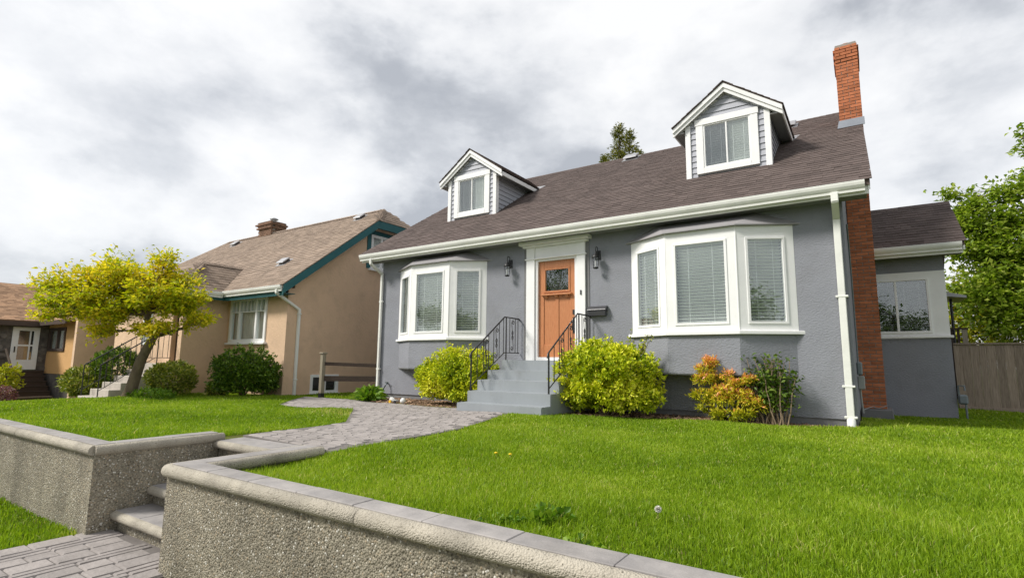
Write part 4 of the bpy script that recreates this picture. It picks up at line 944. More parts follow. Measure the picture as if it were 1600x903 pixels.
def capline(A, B, wd, b, dn=.03):
    A, B = Vector(A), Vector(B); L = (B-A).length; d = (B-A)/L; s_ = d.cross(Vector((0,0,1))).normalized(); k = int(L/.16)
    for i in range(k):
        p = A+d*(L*i/k); q = p+d*.2; rd = random.random()
        b._add([p+s_*wd+Vector((0,0,-wd*.55+dn)), q+s_*wd+Vector((0,0,-wd*.55+dn-.012)), q+Vector((0,0,dn+.008)), p+Vector((0,0,dn+.02)), p-s_*wd+Vector((0,0,-wd*.55+dn)), q-s_*wd+Vector((0,0,-wd*.55+dn-.012))], [(0,1,2,3),(3,2,5,4)], rnd=rd)
capline((LX,NR,nz(NR)), (rx,NR,nz(NR)), .13, b); capline((NXR,hy0,hz), (rx,NR,nz(NR)), .12, b, .035); capline((LE,NE,NZE), (LX,NR,nz(NR)), .13, b)
b.build('ridge_cap', 'shingle_tan', nroof, kind='stuff', use_rnd=True)
for ya, za, yb2, zb2 in ((NE, NZE, hy0, hz), (2*NR-NE, NZE, hy1, hz)):
    b = MB(); b.prism([(NXR-.03, ya, za-.02), (NXR-.03, yb2, zb2-.02), (NXR-.03, yb2, zb2-.27), (NXR-.03, ya, za-.27)], (.045, 0, 0)); b.build('barge_board', 'teal', nb_)
b = MB(); b.box(NXR-.029, NXR+.016, hy0+.001, hy1-.001, hz-.27, hz-.02); b.build('barge_board', 'teal', nb_)
b = MB(); b.prism([(NX+.002, NE+.05, nz(NE+.05)-.17), (NX+.002, hy0, hz-.16), (NX+.002, hy0, hz-.18), (NX+.002, NE+.05, nz(NE+.05)-.19)], (.32, 0, 0)); b.box(NX+.002, NX+.32, hy0, hy1, hz-.18, hz-.16); b.build('rake_soffit', 'dark_brown', nb_)
dy_, dz_ = NE-YE, NZE-ZE
GX0 = -16.3
b = MB(); b.prism([(GX0, y+dy_, z+dz_) for y, z in GP], (NXR-.04-GX0, 0, 0)); b.build('gutter', 'gutter_white', nb_)
b = MB(); b.box(GX0, NXR-.04, NE+.035, NE+.06, NZE-.30, NZE-.05); b.box(GX0, NXR-.04, NE+.061, NY-.002, NZE-.24, NZE-.225); b.build('fascia', 'teal', nb_)
# hipped porch bay projecting forward
PX, PY = -16.64, -2.52; pex, pey = PX+.42, PY-.42
b = MB(); wall_xz(b, -21.0, PX, -.6, 2.98, PY, PY+.2, [(-17.25, -16.86, .88, 2.75), (-19.15, -18.55, 1.42, 2.45)]); b.box(PX-.2, PX, PY+.2, NY+.15, -.6, 2.98); b.box(-21.2, -21.0, PY, NY+.2, -.6, 2.98); b.build('porch_wall', 'stucco_tan', nb_)
window(nb_, facing(-19.15, PY, 1.42, 0, -1), .6, 1.03, fr=.08, proud=.03, blind=None, deep=.19)
MB().box(-17.25, -16.86, PY+.13, PY+.17, .88, 2.75).build('door', 'dark_brown', nb_)
hx_, hyr, hzr = -17.9, -1.35, 4.02
b = MB(); E_ = 3.02
yv = lambda z: NE+(z-NZE)/NS
A = (pex, pey, E_); B = (-21.4, pey, E_); C1 = (pex-1.25, pey+1.25, hzr); C2 = (-20.1, pey+1.25, hzr)
b._add([A, B, C1, C2, (pex, yv(E_)+.0, E_), (pex-1.25, yv(hzr)+.05, hzr), (-21.4, yv(E_), E_), (-20.1, yv(hzr)+.05, hzr)], [(1,0,2,3), (0,4,5,2), (3,2,5,7), (6,1,3,7)]); b.build('porch_roof', 'shingle_tan', nb_)
sl_ = (hzr-E_)/1.25; sa_ = math.atan(sl_)
rws = [r for r in shingle_rows(-21.4, pex+.01, 1.25/math.cos(sa_), seed=31, expo=.15) if r[0]+r[2]/2 < pex-r[1]*math.cos(sa_)+.06 and r[0]+r[2]/2 > -21.4+r[1]*math.cos(sa_)]
joined_tabs('shingles', rws, (0, pey-.02, E_-.01), (1,0,0), (0, math.cos(sa_), math.sin(sa_)), (0, -math.sin(sa_), math.cos(sa_)), nroof, 'shingle_tan')
rws = [r for r in shingle_rows(pey-.01, 1.2, 1.25/math.cos(sa_), seed=32, expo=.15) if r[0]+r[2]/2 > pey+r[1]*math.cos(sa_)-.06 and r[0]+r[2]/2 < yv(E_+r[1]*math.sin(sa_))+.1]
joined_tabs('shingles', rws, (pex+.02, 0, E_-.01), (0,1,0), (-math.cos(sa_), 0, math.sin(sa_)), (math.sin(sa_), 0, math.cos(sa_)), nroof, 'shingle_tan')
b = MB(); capline(A, C1, .12, b, .035); capline(C1, (pex-1.25, yv(hzr)+.02, hzr), .12, b, .03); b.build('ridge_cap', 'shingle_tan', nroof, kind='stuff', use_rnd=True)
b = MB(); b.prism([(pex-.02-.40+.42+(-(y+.388)), pey, z+E_-ZE) for y, z in GP][::-1], (0, yv(E_)-pey-.02, 0)); b.build('gutter', 'gutter_white', nb_)
b = MB(); b.prism([(-21.4, y+pey-YE, z+E_-ZE) for y, z in GP], (pex+21.4+.08, 0, 0)); b.build('gutter', 'gutter_white', nb_)
b = MB(); b.box(-21.3, pex-.03, pey+.035, PY-.002, 2.80, 2.82); b.box(PX+.002, pex-.03, PY, NE+.1, 2.80, 2.82); b.box(pex-.03, pex-.005, pey+.035, NE+.05, 2.76, 2.98); b.build('fascia', 'teal', nb_)
downpipe(nb_, [(-13.45,NE-.03,2.90),(-13.45,NE-.03,2.82),(NX+.05,-.86,2.42),(NX+.05,-.86,0.0)], .08, .07, m='gutter_white', bands=[(2.3, (NX+.05,-.86)), (.45, (NX+.05,-.86))])
# neighbour chimney and vents
nch = thing('brown_chimney', (-20.9, 2.7, 5.9), 'short brown brick chimney with metal cowl on the tan house ridge', 'chimney')
MB().box(-21.45,-20.55,2.4,3.0,5.6,6.75).build('core', 'mortar', nch)
b = MB(); z = 5.62; c = 0
while z < 6.78:
    o = .0 if z < 6.45 else (.06 if z < 6.58 else .10)
    if z > 6.70: o = .05
    x = -21.46-o+(.11 if c % 2 else 0)
    while x < -20.55+o: b.box(x, min(x+.2, -20.54+o), 2.39-o, 2.48-o, z, z+.062, rnd=random.random()); x += .212
    y = 2.49-o+(.11 if c % 2 else 0)
    while y < 3.0+o: b.box(-20.63+o, -20.54+o, y, min(y+.2, 3.01+o), z, z+.062, rnd=random.random()); b.box(-21.46-o, -21.37-o, y, min(y+.2, 3.01+o), z, z+.062, rnd=random.random()); y += .212
    z += .073; c += 1
b.build('bricks', 'brick_brown', nch, kind='stuff', use_rnd=True)
MB().box(-21.5,-20.5,2.36,3.04,6.76,6.80).build('crown', 'mortar', nch)
b = MB(); b.lathe([(.10,0),(.10,.12),(.17,.14),(.17,.17),(.05,.22)], (-20.85,2.7,6.80), 12); b.build('cowl', 'vent_metal', nch)
def nvent(x, y, lbl, s=.17): roof_vent(Vector((x, y, nz(y))), NS, lbl, s)
nvent(-15.15, -.37, 'bare metal roof vent low on the tan house roof')
nvent(-14.75, 2.2, 'dark roof vent near the right end of the tan house ridge')
nvent(-22.6, 2.1, 'roof vent near the left end of the tan house ridge')

# neighbour entrance steps, walk and railings
ns = thing('neighbour_steps', (-17.4, -4, -.2), 'light concrete entrance steps of the tan house behind the yellow tree', 'steps')
SY = [(-4.30, -.04), (-4.03, .14), (-3.76, .32), (-3.49, .50), (-3.22, .68), (-2.95, .86)]
for i, (yf, zt) in enumerate(SY): MB().box(-18.30+.0005*i, (-16.70 if i == 5 else -17.05)-.0005*i, yf, PY-.005-.0005*i, (-.5 if i == 0 else SY[i-1][1]-.05), zt).build('step', 'concrete_light', ns, bevel=.012)
MB().box(-18.3,-17.2,-7.66,-4.31,-.6,float(g(-17.6,-6.5))+.04).build('neighbour_walk', 'lawn_edge', kind='structure')
MB().box(-17.19,-17.06,-7.66,-4.31,-.6,float(g(-17.1,-6.5))+.09).build('kerb_edging', 'lawn_edge', kind='structure')
for x, lb in ((-18.22, 'thin black step railing on the far side of the tan house entrance steps'), (-17.13, 'thin black step railing on the near side of the tan house entrance steps')):
    t = thing('step_railing', (x, -3.5, 0), lb, 'railing', 'step railings of the tan house')
    zt_f = lambda y: .80+.90*min(1, (y+4.25)/1.30); zb_f = lambda y: .12+.90*min(1, (y+4.25)/1.30)
    MB().tube([(x,-4.25,zt_f(-4.25)),(x,-2.95,zt_f(-2.95)),(x,PY-.02,zt_f(-2.9))], .018, 6).build('handrail', 'iron', t)
    MB().tube([(x,-4.25,zb_f(-4.25)),(x,-2.95,zb_f(-2.95)),(x,PY-.02,zb_f(-2.9))], .010, 6).build('bottom_rail', 'iron', t)
    for i in range(13):
        y = -4.25+i*.135; zb = zb_f(y)
        if i in (0, 10): zb = -.05 if i == 0 else .86
        MB().tube([(x,y,zb),(x,y,zt_f(y))], .015 if i in (0, 10) else .007, 5).build('baluster' if i not in (0, 10) else 'post', 'iron', t)

# ------------------------------------------------------------------ brown-roofed house at far left
h2 = thing('ochre_house', (-30, 0, -.8), 'ochre house with dark stone entrance, white door and brown roof at the far left', 'house')
b = MB(); wall_xz(b, -31.2, -28.03, .30, 2.6, -1.5, -1.3, [(-31.05, -29.05, 1.28, 2.32)]); b.box(-28.23, -28.03, -1.299, 7, .30, 3.4); b.build('wall', 'stucco_ochre', h2)
b = MB(); b.box(-31.2,-28.05,-1.48,-1.3,-1.0,.299); b.build('stone_base', 'dark_stone', h2)
b = MB(); b.box(-28.21,-28.05,-1.299,7,-1.0,.299); b.build('white_skirt', 'white', h2)
window(h2, facing(-31.05, -1.5, 1.28, 0, -1), 2.0, 1.04, fr=.12, proud=.05, mull=(1.1,), blind=None, deep=.19, frame_mat='dark_brown', curtain=True)
b = MB(); b.box(-31.4,-31.2,-7,-2.75,-1,2.6); b.box(-31.4,-31.2,-1.82,-1.301,-1,2.6); b.box(-31.4,-31.2,-2.75,-1.82,2.33,2.6); b.box(-31.4,-31.2,-2.75,-1.82,-1,.46); b.build('stone_wall', 'dark_stone', h2)
b = MB(); rr = random.Random(8)
for i in range(170):
    y = rr.uniform(-5.5,-1.5); z = rr.uniform(-.6,2.5)
    if -2.85 < y < -1.75 and z > .35: continue
    w, hh = rr.uniform(.1,.24), rr.uniform(.06,.14); pts = [( -31.2, y+w*math.cos(a)*rr.uniform(.7,1), z+hh*math.sin(a)*rr.uniform(.7,1)) for a in np.linspace(0, 2*math.pi, 7)[:-1]]
    b.prism(pts, (rr.uniform(.02,.06),0,0), rnd=rr.random())
b.build('stone_facing', 'dark_stone', h2, kind='stuff', use_rnd=True)
M = facing(-31.22, -2.75, .47, 1, 0)
b = MB(M); b.box(0,.93,-.06,.03,1.70,1.86); b.box(0,.93,-.06,.03,0,.42); b.box(0,.22,-.059,.03,.42,1.70); b.box(.74,.93,-.059,.03,.42,1.70); b.box(.22,.74,-.05,.03,1.02,1.09); b.box(.60,.645,-.048,.03,.42,1.70)
d2 = b.build('door', 'white', h2, bevel=.006)
MB(M).box(.22,.74,.0,.006,.42,1.70).build('pane', 'pane', d2); MB(M).box(.1,.8,.10,.11,.3,1.75).build('dark_room_panel', 'room_shade', d2); MB(M).box(.10,.14,-.10,-.06,.75,1.0).build('handle', 'lamp_metal', d2)  # includes a dark panel as painted room shade behind the pane
rs = (4.05-2.62)/(3.0)
b = MB(); b._add([(-30.75,-9,2.60),(-30.75,8,2.60),(-35,8,4.6),(-35,-9,4.6),(-30.75,-9,2.45),(-30.75,8,2.45),(-35,8,4.45),(-35,-9,4.45)], [(0,1,2,3),(7,6,5,4),(0,4,5,1),(1,5,6,2),(3,7,4,0)])
r2o = b.build('roof', 'shingle_red', h2)
b = MB(); b._add([(-27.6,-2.0,2.60),(-27.6,8,2.6),(-30.75,8,4.1),(-30.9,0,4.1),(-31,-2.0,2.6)], [(0,1,2,3),(4,0,3)]); b.build('wing_roof', 'shingle_red', h2)
ra = math.atan(2/4.25)
joined_tabs('shingles', shingle_rows(-6, 3, 4.6, seed=41, expo=.16), (-30.73, 0, 2.59), (0,1,0), (-math.cos(ra),0,math.sin(ra)), (math.sin(ra),0,math.cos(ra)), r2o, 'shingle_red')
b = MB(); b.box(-30.78,-30.70,-9,-1.9,2.36,2.56); b.build('fascia', 'dark_brown', h2)
b = MB(); b.box(-31.0,-27.6,-2.02,-1.97,2.40,2.58); b.build('fascia', 'dark_brown', h2)
st2 = thing('wooden_steps', (-30.3, -2.5, -.8), 'dark wooden steps below the white door of the ochre house', 'steps')
for i in range(6):
    x0 = -31.17+i*.30; z = .42-i*.21; MB().box(x0, x0+.34, -4.6, -1.62, z-.05, z).build('tread', 'grey_wood' if i == 5 else 'old_wood', st2); MB().box(x0+.30-.03, x0+.30, -4.6, -1.63, z-.21, z-.051).build('riser', 'dark_brown', st2)
for y in (-2.95,): MB().tube([(-31.0,y,1.35),(-29.4,y,.15)], .05, 5).build('handrail', 'grey_wood', st2); MB().box(-29.45,-29.35,y-.05,y+.05,-.85,.2).build('post', 'grey_wood', st2)

# ------------------------------------------------------------------ foliage helpers
def unit(a): return a/np.maximum(np.linalg.norm(a, axis=1, keepdims=True), 1e-9)
def leaves(name, P, D, L, m, parent=None, wr=0.45, fold=0.25, rnd=None, kind=None, droop=0.0):
    """one mesh of folded leaf blades: P base points, D directions, L lengths"""
    n = len(P); P = np.asarray(P, float); D = unit(np.asarray(D, float)); L = np.broadcast_to(np.asarray(L, float), (n,))[:, None]
    ref = unit(rng.normal(size=(n, 3))+np.array([0, 0, 1.2])); s = unit(np.cross(D, ref)); nn = unit(np.cross(s, D))
    mid = P+D*L*0.5; tip = P+D*L-np.array([0, 0, 1.0])*L*droop
    V = np.empty((n, 4, 3)); V[:, 0] = P; V[:, 1] = mid+s*L*wr/2+nn*L*fold*wr; V[:, 2] = tip; V[:, 3] = mid-s*L*wr/2+nn*L*fold*wr
    c = V.reshape(-1, 3).mean(0); V = (V-c).reshape(-1, 3)
    me = bpy.data.meshes.new(name); me.vertices.add(4*n); me.vertices.foreach_set('co', V.astype(np.float32).ravel())
    idx = np.arange(n)[:, None]*4+np.array([0, 1, 2, 0, 2, 3]); me.loops.add(6*n); me.loops.foreach_set('vertex_index', idx.ravel().astype(np.int32))
    me.polygons.add(2*n); me.polygons.foreach_set('loop_start', np.arange(0, 6*n, 3, dtype=np.int32))
    try: me.polygons.foreach_set('loop_total', np.full(2*n, 3, dtype=np.int32))
    except Exception: pass
    r_ = rng.random(n) if rnd is None else np.clip(rnd, 0, 1)
    a = me.attributes.new('rnd', 'FLOAT', 'FACE'); a.data.foreach_set('value', np.repeat(r_, 2).astype(np.float32))
    me.update(calc_edges=True); me.materials.append(MATS[m])
    return place(name, me, Vector(c), parent, kind)
def sphere_pts(n):
    v = rng.normal(size=(n, 3)); return unit(v)
def rosettes(centers, normals, k, L, spread=1.0, jit=0.02):
    n = len(centers); C = np.repeat(centers, k, 0)+rng.normal(size=(n*k, 3))*jit; Nn = np.repeat(normals, k, 0)
    D = unit(Nn*rng.uniform(.15, .9, (n*k, 1))+rng.normal(size=(n*k, 3))*spread*.6); LL = L*rng.uniform(.65, 1.2, n*k)
    return C, D, LL
def lumpy(c, rad, n, lumps=9, amp=.16, zmin=None, inner=.62, seed=0, sharp=14):
    """points spread through the outer shell of an uneven ellipsoid, with outward directions"""
    r0 = np.random.default_rng(seed); ld = r0.normal(size=(lumps, 3)); ld /= np.linalg.norm(ld, axis=1, keepdims=True)
    la = r0.uniform(-amp*.6, amp, lumps); v = sphere_pts(n); bump_ = (np.exp(sharp*(v @ ld.T-1))*la).sum(1)
    rr_ = (inner+(1-inner)*rng.random(n)**.45)*(1+bump_)
    p = np.array(c)+v*np.array(rad)*rr_[:, None]; nn = unit(v/np.array(rad))
    if zmin is not None: k = p[:, 2] > zmin; p, nn = p[k], nn[k]
    return p, nn
def limb(mb, A, B, r0, r1, bend=.12, k=6, n=7, rr_=random):
    A, B = Vector(A), Vector(B); L = (B-A).length; o = Vector((rr_.uniform(-1,1), rr_.uniform(-1,1), rr_.uniform(-.4,.8)))*L*bend
    pts = [A.lerp(B, t)+o*(4*t*(1-t))*.6+Vector((rr_.uniform(-1,1), rr_.uniform(-1,1), rr_.uniform(-1,1)))*L*.018*(0 if t in (0, 1) else 1) for t in [i/k for i in range(k+1)]]
    mb.tube(pts, [r0+(r1-r0)*i/k for i in range(k+1)], n, cap=False); return pts

def clumptone(c, sd, amp=.3):
    ph = np.random.default_rng(sd).uniform(0, 6.28, 6); return np.clip(.48+amp*(np.sin(c[:,0]*2.9+ph[0])*np.sin(c[:,1]*3.3+ph[1])+.7*np.sin(c[:,2]*4.7+ph[2]))*.5+rng.normal(0, .22, len(c)), 0, 1)
# ------------------------------------------------------------------ shrubs by the house
def bush(name, loc, rad, m, lbl, n, L, k=9, cat='shrub', group=None, lumps=10, amp=.2, seed=0, zc=None, inner=.6, wr=.5, stems=7, rndf=None, twig='twig', zmin=.02, spread=1.0, fold=.25, subs=0):
    z0 = float(g(loc[0], loc[1])); c = (loc[0], loc[1], z0+(rad[2]*.95 if zc is None else zc))
    t = thing(name, (loc[0], loc[1], z0), lbl, cat, group)
    p, nn = lumpy(c, rad, n, lumps, amp, z0+zmin, inner, seed)
    if subs:
        r0_ = np.random.default_rng(seed+100); pp, nl = [p[:n//4]*1.0], [nn[:n//4]]
        pp[0] = np.array(c)+(pp[0]-np.array(c))*.78
        for q in range(subs):
            v = r0_.normal(size=3); v[2] = abs(v[2])*.9-.30; v /= np.linalg.norm(v); f_s = r0_.uniform(.26, .40)
            if q >= subs*.6: a_v = q*2.4+r0_.uniform(-.3, .3); v = np.array([math.cos(a_v)*.92, math.sin(a_v)*.92, r0_.uniform(-.72, -.38)])
            ci = np.array(c)+v*np.array(rad)*(1.0-f_s*.82)*r0_.uniform(.9, 1.04); a_, b_ = lumpy(ci, np.array(rad)*np.array([f_s, f_s*1.15, f_s*1.05]), max(20, int(n*.75/subs)), 12, .2, z0+zmin, .6, seed+q); pp.append(a_); nl.append(unit(b_+.5*v))
        p, nn = np.vstack(pp), np.vstack(nl)
    nn = unit(nn+np.array([0, 0, .45])); C, D, LL = rosettes(p, nn, k, L, spread)
    leaves('foliage', C, D, LL, m, t, wr=wr, fold=fold, rnd=None if rndf is None else rndf(C, D))
    b = MB(); rs_ = random.Random(seed+5)
    for i in range(stems):
        a = rs_.uniform(0, 6.28); e_ = Vector((loc[0]+math.cos(a)*rad[0]*.6, loc[1]+math.sin(a)*rad[1]*.6, c[2]+rs_.uniform(0,.5)*rad[2]))
        limb(b, (loc[0]+rs_.uniform(-.08,.08), loc[1]+rs_.uniform(-.08,.08), z0-.05), e_, .022, .008, rr_=rs_, n=5)
    b.build('stems', twig, t)
    if subs:
        q_ = MB(); Cs, Ds = [], []
        for i in range(subs*2):
            v = np.array([rs_.gauss(0,1), rs_.gauss(0,1), abs(rs_.gauss(.3,.8))]); v /= np.linalg.norm(v); A_ = np.array(c)+v*np.array(rad)*.82; B_ = A_+(v*.6+np.array([0,0,.6]))*rs_.uniform(.10,.26)
            if B_[2] < z0+.15: continue
            pp_ = limb(q_, A_, B_, .005, .002, n=4, k=4, rr_=rs_)
            for p_ in pp_[1:]:
                for w_ in range(4): Cs.append(p_); Ds.append((rs_.gauss(0,1), rs_.gauss(0,1), rs_.gauss(.5,.5)))
        q_.build('shoots', twig, t); leaves('shoot_leaves', np.array(Cs), np.array(Ds), L*.9, m, t, wr=wr)
    return t
bush('golden_shrub', (-7.62, -.85), (1.06, .64, .62), 'golden', 'rounded golden-yellow shrub left of the front steps, under the left bay', 2300, .074, k=10, group='golden shrubs beside the front steps', seed=3, zc=.66, lumps=80, amp=.13, subs=34, rndf=lambda c, d: clumptone(c*1.6, 7, .35))
gb = bush('golden_shrub', (-4.10, -.84), (1.08, .78, .67), 'golden', 'larger rounded golden-yellow shrub right of the front steps, with bare twigs at the top', 2800, .076, k=10, group='golden shrubs beside the front steps', seed=8, zc=.70, lumps=80, amp=.13, subs=40, rndf=lambda c, d: clumptone(c*1.6, 9, .35))
b = MB(); q_ = []
for i in range(5):
    P0 = Vector((-3.55+random.uniform(-.12,.12), -.72, 1.15)); P1 = P0+Vector((random.uniform(-.05,.25), 0, random.uniform(.25,.45))); pp = limb(b, P0, P1, .006, .003, n=4)
    q_ += [tuple(p) for p in pp[2:]]*3
b.build('twigs', 'twig', gb); q_ = np.array(q_); leaves('new_leaves', q_, rng.normal(size=q_.shape)+np.array([0,0,.3]), .05, 'rhodo_leaf', gb)

# pieris with coral new growth: several stacked clumps
t = thing('pieris_shrub', (-2.15, -.5, 0), 'small pieris shrub with coral-orange and yellow leaves under the right bay window', 'shrub')
PC = [((-2.40,-.5,.90),(.13,.12,.06),38,.66), ((-2.30,-.5,1.03),(.12,.11,.06),40,.98), ((-2.40,-.52,.74),(.20,.15,.06),55,.62), ((-2.22,-.5,.78),(.10,.1,.05),20,.6), ((-2.02,-.5,.80),(.08,.08,.05),20,.85), ((-1.93,-.5,.67),(.13,.11,.05),34,.80), ((-1.70,-.48,.74),(.12,.11,.05),34,.85), ((-2.10,-.55,.56),(.18,.14,.06),50,.76), ((-1.84,-.52,.50),(.18,.15,.06),46,.66), ((-2.42,-.55,.46),(.19,.15,.08),60,.34), ((-2.10,-.62,.40),(.20,.16,.06),50,.50), ((-1.70,-.55,.38),(.16,.14,.06),40,.56), ((-1.56,-.5,.30),(.11,.11,.05),22,.45), ((-2.40,-.58,.28),(.12,.12,.06),30,.22), ((-2.00,-.70,.17),(.24,.15,.07),60,.14), ((-1.74,-.62,.20),(.14,.12,.06),32,.25), ((-2.22,-.6,.16),(.12,.12,.06),26,.2)]
AC, AD, AL, AR = [], [], [], []
for c, rad, n, tone in PC:
    p, nn = lumpy(c, rad, n, 6, .25, .03, .55, int(n)); nn = unit(nn+np.array([0, 0, .7])); C, D, LL = rosettes(p, nn, 9, .075, .9); AC.append(C); AD.append(D); AL.append(LL)
    topness = np.clip((C[:, 2]-c[2])/rad[2], -1, 1); AR.append(np.clip(rng.normal(tone*.6+.12+topness*.22, .17), 0, 1))
leaves('foliage', np.vstack(AC), np.vstack(AD), np.concatenate(AL), 'pieris_leaf', t, wr=.32, rnd=np.concatenate(AR))
b = MB()
for c, rad, n, tone in PC: limb(b, (-2.1+random.uniform(-.1,.1), -.45, -.03), c, .016, .006, n=5)
b.build('stems', 'bark_dark', t)

# dark green hydrangea with upright stems
t = thing('hydrangea_shrub', (-1.38, -.38, 0), 'dark green shrub with bare upright stems nearest the right downpipe', 'shrub')
b = MB(); C = []; D = []; rs_ = random.Random(4)
for i in range(42):
    a = rs_.uniform(0, 6.28); r = rs_.uniform(.02,.20); x0, y0 = -1.36+math.cos(a)*r*1.4, -.38+math.sin(a)*r
    x1 = x0+rs_.uniform(-.28,.30); h = rs_.uniform(.75, 1.16); pts = limb(b, (x0, y0, -.03), (x1, y0+rs_.uniform(-.10,.10), h), .013, .005, .06, n=5, rr_=rs_)
    for p in pts[2:]:
        for q in range(9 if p.z < .9 else 3):
            if p.z < .30 and rs_.random() < .8: continue
            C.append(p+Vector((rs_.gauss(0,.06), rs_.gauss(0,.06), rs_.gauss(0,.04)))); D.append((rs_.gauss(0,1), rs_.gauss(0,1), rs_.gauss(.1,.5)))
b.build('stems', 'twig', t); leaves('foliage', np.array(C), np.array(D), rng.uniform(.055,.10,len(C)), 'hydrangea_leaf', t, wr=.55, droop=.15)

# strap-leaved plant by the left downpipe
def strap_plant(name, loc, n, L, m, lbl, parent=None, cat='plant', spread=.9, wr=.2):
    z = float(g(*loc)); t = thing(name, (loc[0], loc[1], z), lbl, cat)
    a = rng.uniform(0, 6.28, n); el = rng.uniform(.35, 1.45, n); d = np.stack([np.cos(a)*np.cos(el), np.sin(a)*np.cos(el), np.sin(el)], 1)
    P_ = np.array([loc[0], loc[1], z])+np.stack([np.cos(a), np.sin(a), 0*a], 1)*rng.uniform(0, .10, n)[:, None]; LL = L*rng.uniform(.5, 1.1, n)
    leaves('lower_leaves', P_, d, LL*.6, m, t, wr=wr*1.2, fold=.3); 
    d2_ = d*np.array([1.25, 1.25, .55]); leaves('upper_leaves', P_+d*(LL*.5)[:, None], d2_, LL*.6, m, t, wr=wr*1.3, fold=.35, droop=.25); return t
strap_plant('strap_leaved_plant', (-10.25, -1.05), 190, .42, 'hosta_leaf', 'low clump of bright green strap leaves at the foot of the left downpipe', wr=.26)
strap_plant('strap_leaved_plant', (-10.0, -1.25), 120, .34, 'hosta_leaf', 'small green leaf clump beside the larger one near the mulch bed', wr=.3)

# neighbour shrubs
bush('dark_shrub', (-14.1, -2.0), (.96, .8, .66), 'dark_leaf', 'dense dark green rounded shrub below the tan house window', 1600, .085, k=9, seed=12, zc=.64, lumps=60, amp=.12, subs=36)
bush('rhododendron', (-15.7, -3.1), (.70, .55, .42), 'rhodo_leaf', 'yellowish rhododendron right of the tan house steps', 520, .11, k=9, seed=15, zc=.45, lumps=12, amp=.4, wr=.34, inner=.5)
bush('rhododendron', (-19.5, -3.7), (1.05, .6, .45), 'rhodo_leaf', 'sprawling rhododendron left of the tan house steps', 600, .12, k=9, seed=16, zc=.55, lumps=12, amp=.4, wr=.34, inner=.5)
bush('rhododendron', (-18.9, -3.2), (.8, .6, .6), 'dark_leaf', 'upright green shrub against the tan house beyond its steps', 500, .11, k=9, seed=17, zc=.95, lumps=10, amp=.35, wr=.36)
bush('ground_cover', (-14.9, -3.9), (.75, .4, .13), 'hosta_leaf', 'low leafy ground cover at the foot of the yellow tree', 260, .07, k=7, seed=18, zc=.08, stems=2)
bush('low_shrub', (-14.95, -2.25), (.3, .25, .18), 'rhodo_leaf', 'small low plant between rhododendron and dark shrub', 130, .08, k=8, seed=19, zc=.2, stems=3)
bush('yellow_azalea', (-27.6, -3.6), (.75, .5, .55), 'lime_leaf', 'thin yellow-leaved shrub in front of the wooden steps', 150, .13, k=8, seed=20, zc=.85, amp=.5, lumps=8, inner=.3)
bush('heather', (-26.2, -4.1), (.7, .5, .33), 'pink_leaf', 'low dusky pink shrub in front of the ochre house', 320, .08, k=8, seed=22, zc=.25)
bush('conifer_mound', (-26.3, -5.5), (1.2, .9, .5), 'hosta_leaf', 'low bright green mound at the left edge of the picture', 650, .08, k=8, seed=23, zc=.3)

# ------------------------------------------------------------------ trees
def clump_tree(name, base, trunk, clumps, leafm, barkm, lbl, L, dens, cat='tree', group=None, k=5, flat=.6, wr=.5, r0=.14, twigs=5, droop=.1, seed=1, rndf=None):
    """trunk along given points; a limb to each clump; twigs inside the clump; leaves along the twigs"""
    rs_ = random.Random(seed); t = thing(name, base, lbl, cat, group); b = MB()
    T = [Vector(p) for p in trunk]; nT = len(T); b.tube(T, [r0*(1-.55*i/(nT-1))*(1.25 if i == 0 else 1) for i in range(nT)], 10, cap=True)
    b.build('trunk', barkm, t); br = MB(); C = []; D = []
    for c, rad in clumps:
        c = Vector(c); j = min(range(nT), key=lambda i: (T[i]-c).length+(.0 if i >= nT//2 else 5)); r1 = max(.012, r0*.22)
        pts = limb(br, T[j], c-Vector((0,0,rad*.25)), r0*.27, r1*.30, .10, n=6, rr_=rs_)
        nt = max(4, int(twigs*rad*rad*10))
        for i in range(nt):
            v = Vector((rs_.gauss(0,1), rs_.gauss(0,1), rs_.gauss(.15,.8)*flat)).normalized(); e_ = c+Vector((v.x*rad, v.y*rad, v.z*rad))*rs_.uniform(.55,1.12)
            s_ = pts[rs_.randrange(3, len(pts))]
            tp = limb(br, s_, e_, min(r1*.25, .007), .002, .10, k=4, n=3, rr_=rs_)
            for q in range(dens):
                u = rs_.uniform(.35, 1.05); f = u*4; i0 = min(3, int(f)); p = tp[i0].lerp(tp[i0+1], f-i0)
                C.append(p+Vector((rs_.gauss(0,1), rs_.gauss(0,1), rs_.gauss(0,.7)))*.055*(L/.08)); D.append(v*.6+Vector((rs_.gauss(0,.9), rs_.gauss(0,.9), rs_.gauss(.05,.5))))
    br.build('branches', barkm, t); C = np.array(C); D = np.array(D)
    leaves('foliage', C, D, L*rng.uniform(.6, 1.25, len(C)), leafm, t, wr=wr, droop=droop, rnd=None if rndf is None else rndf(C)); return t
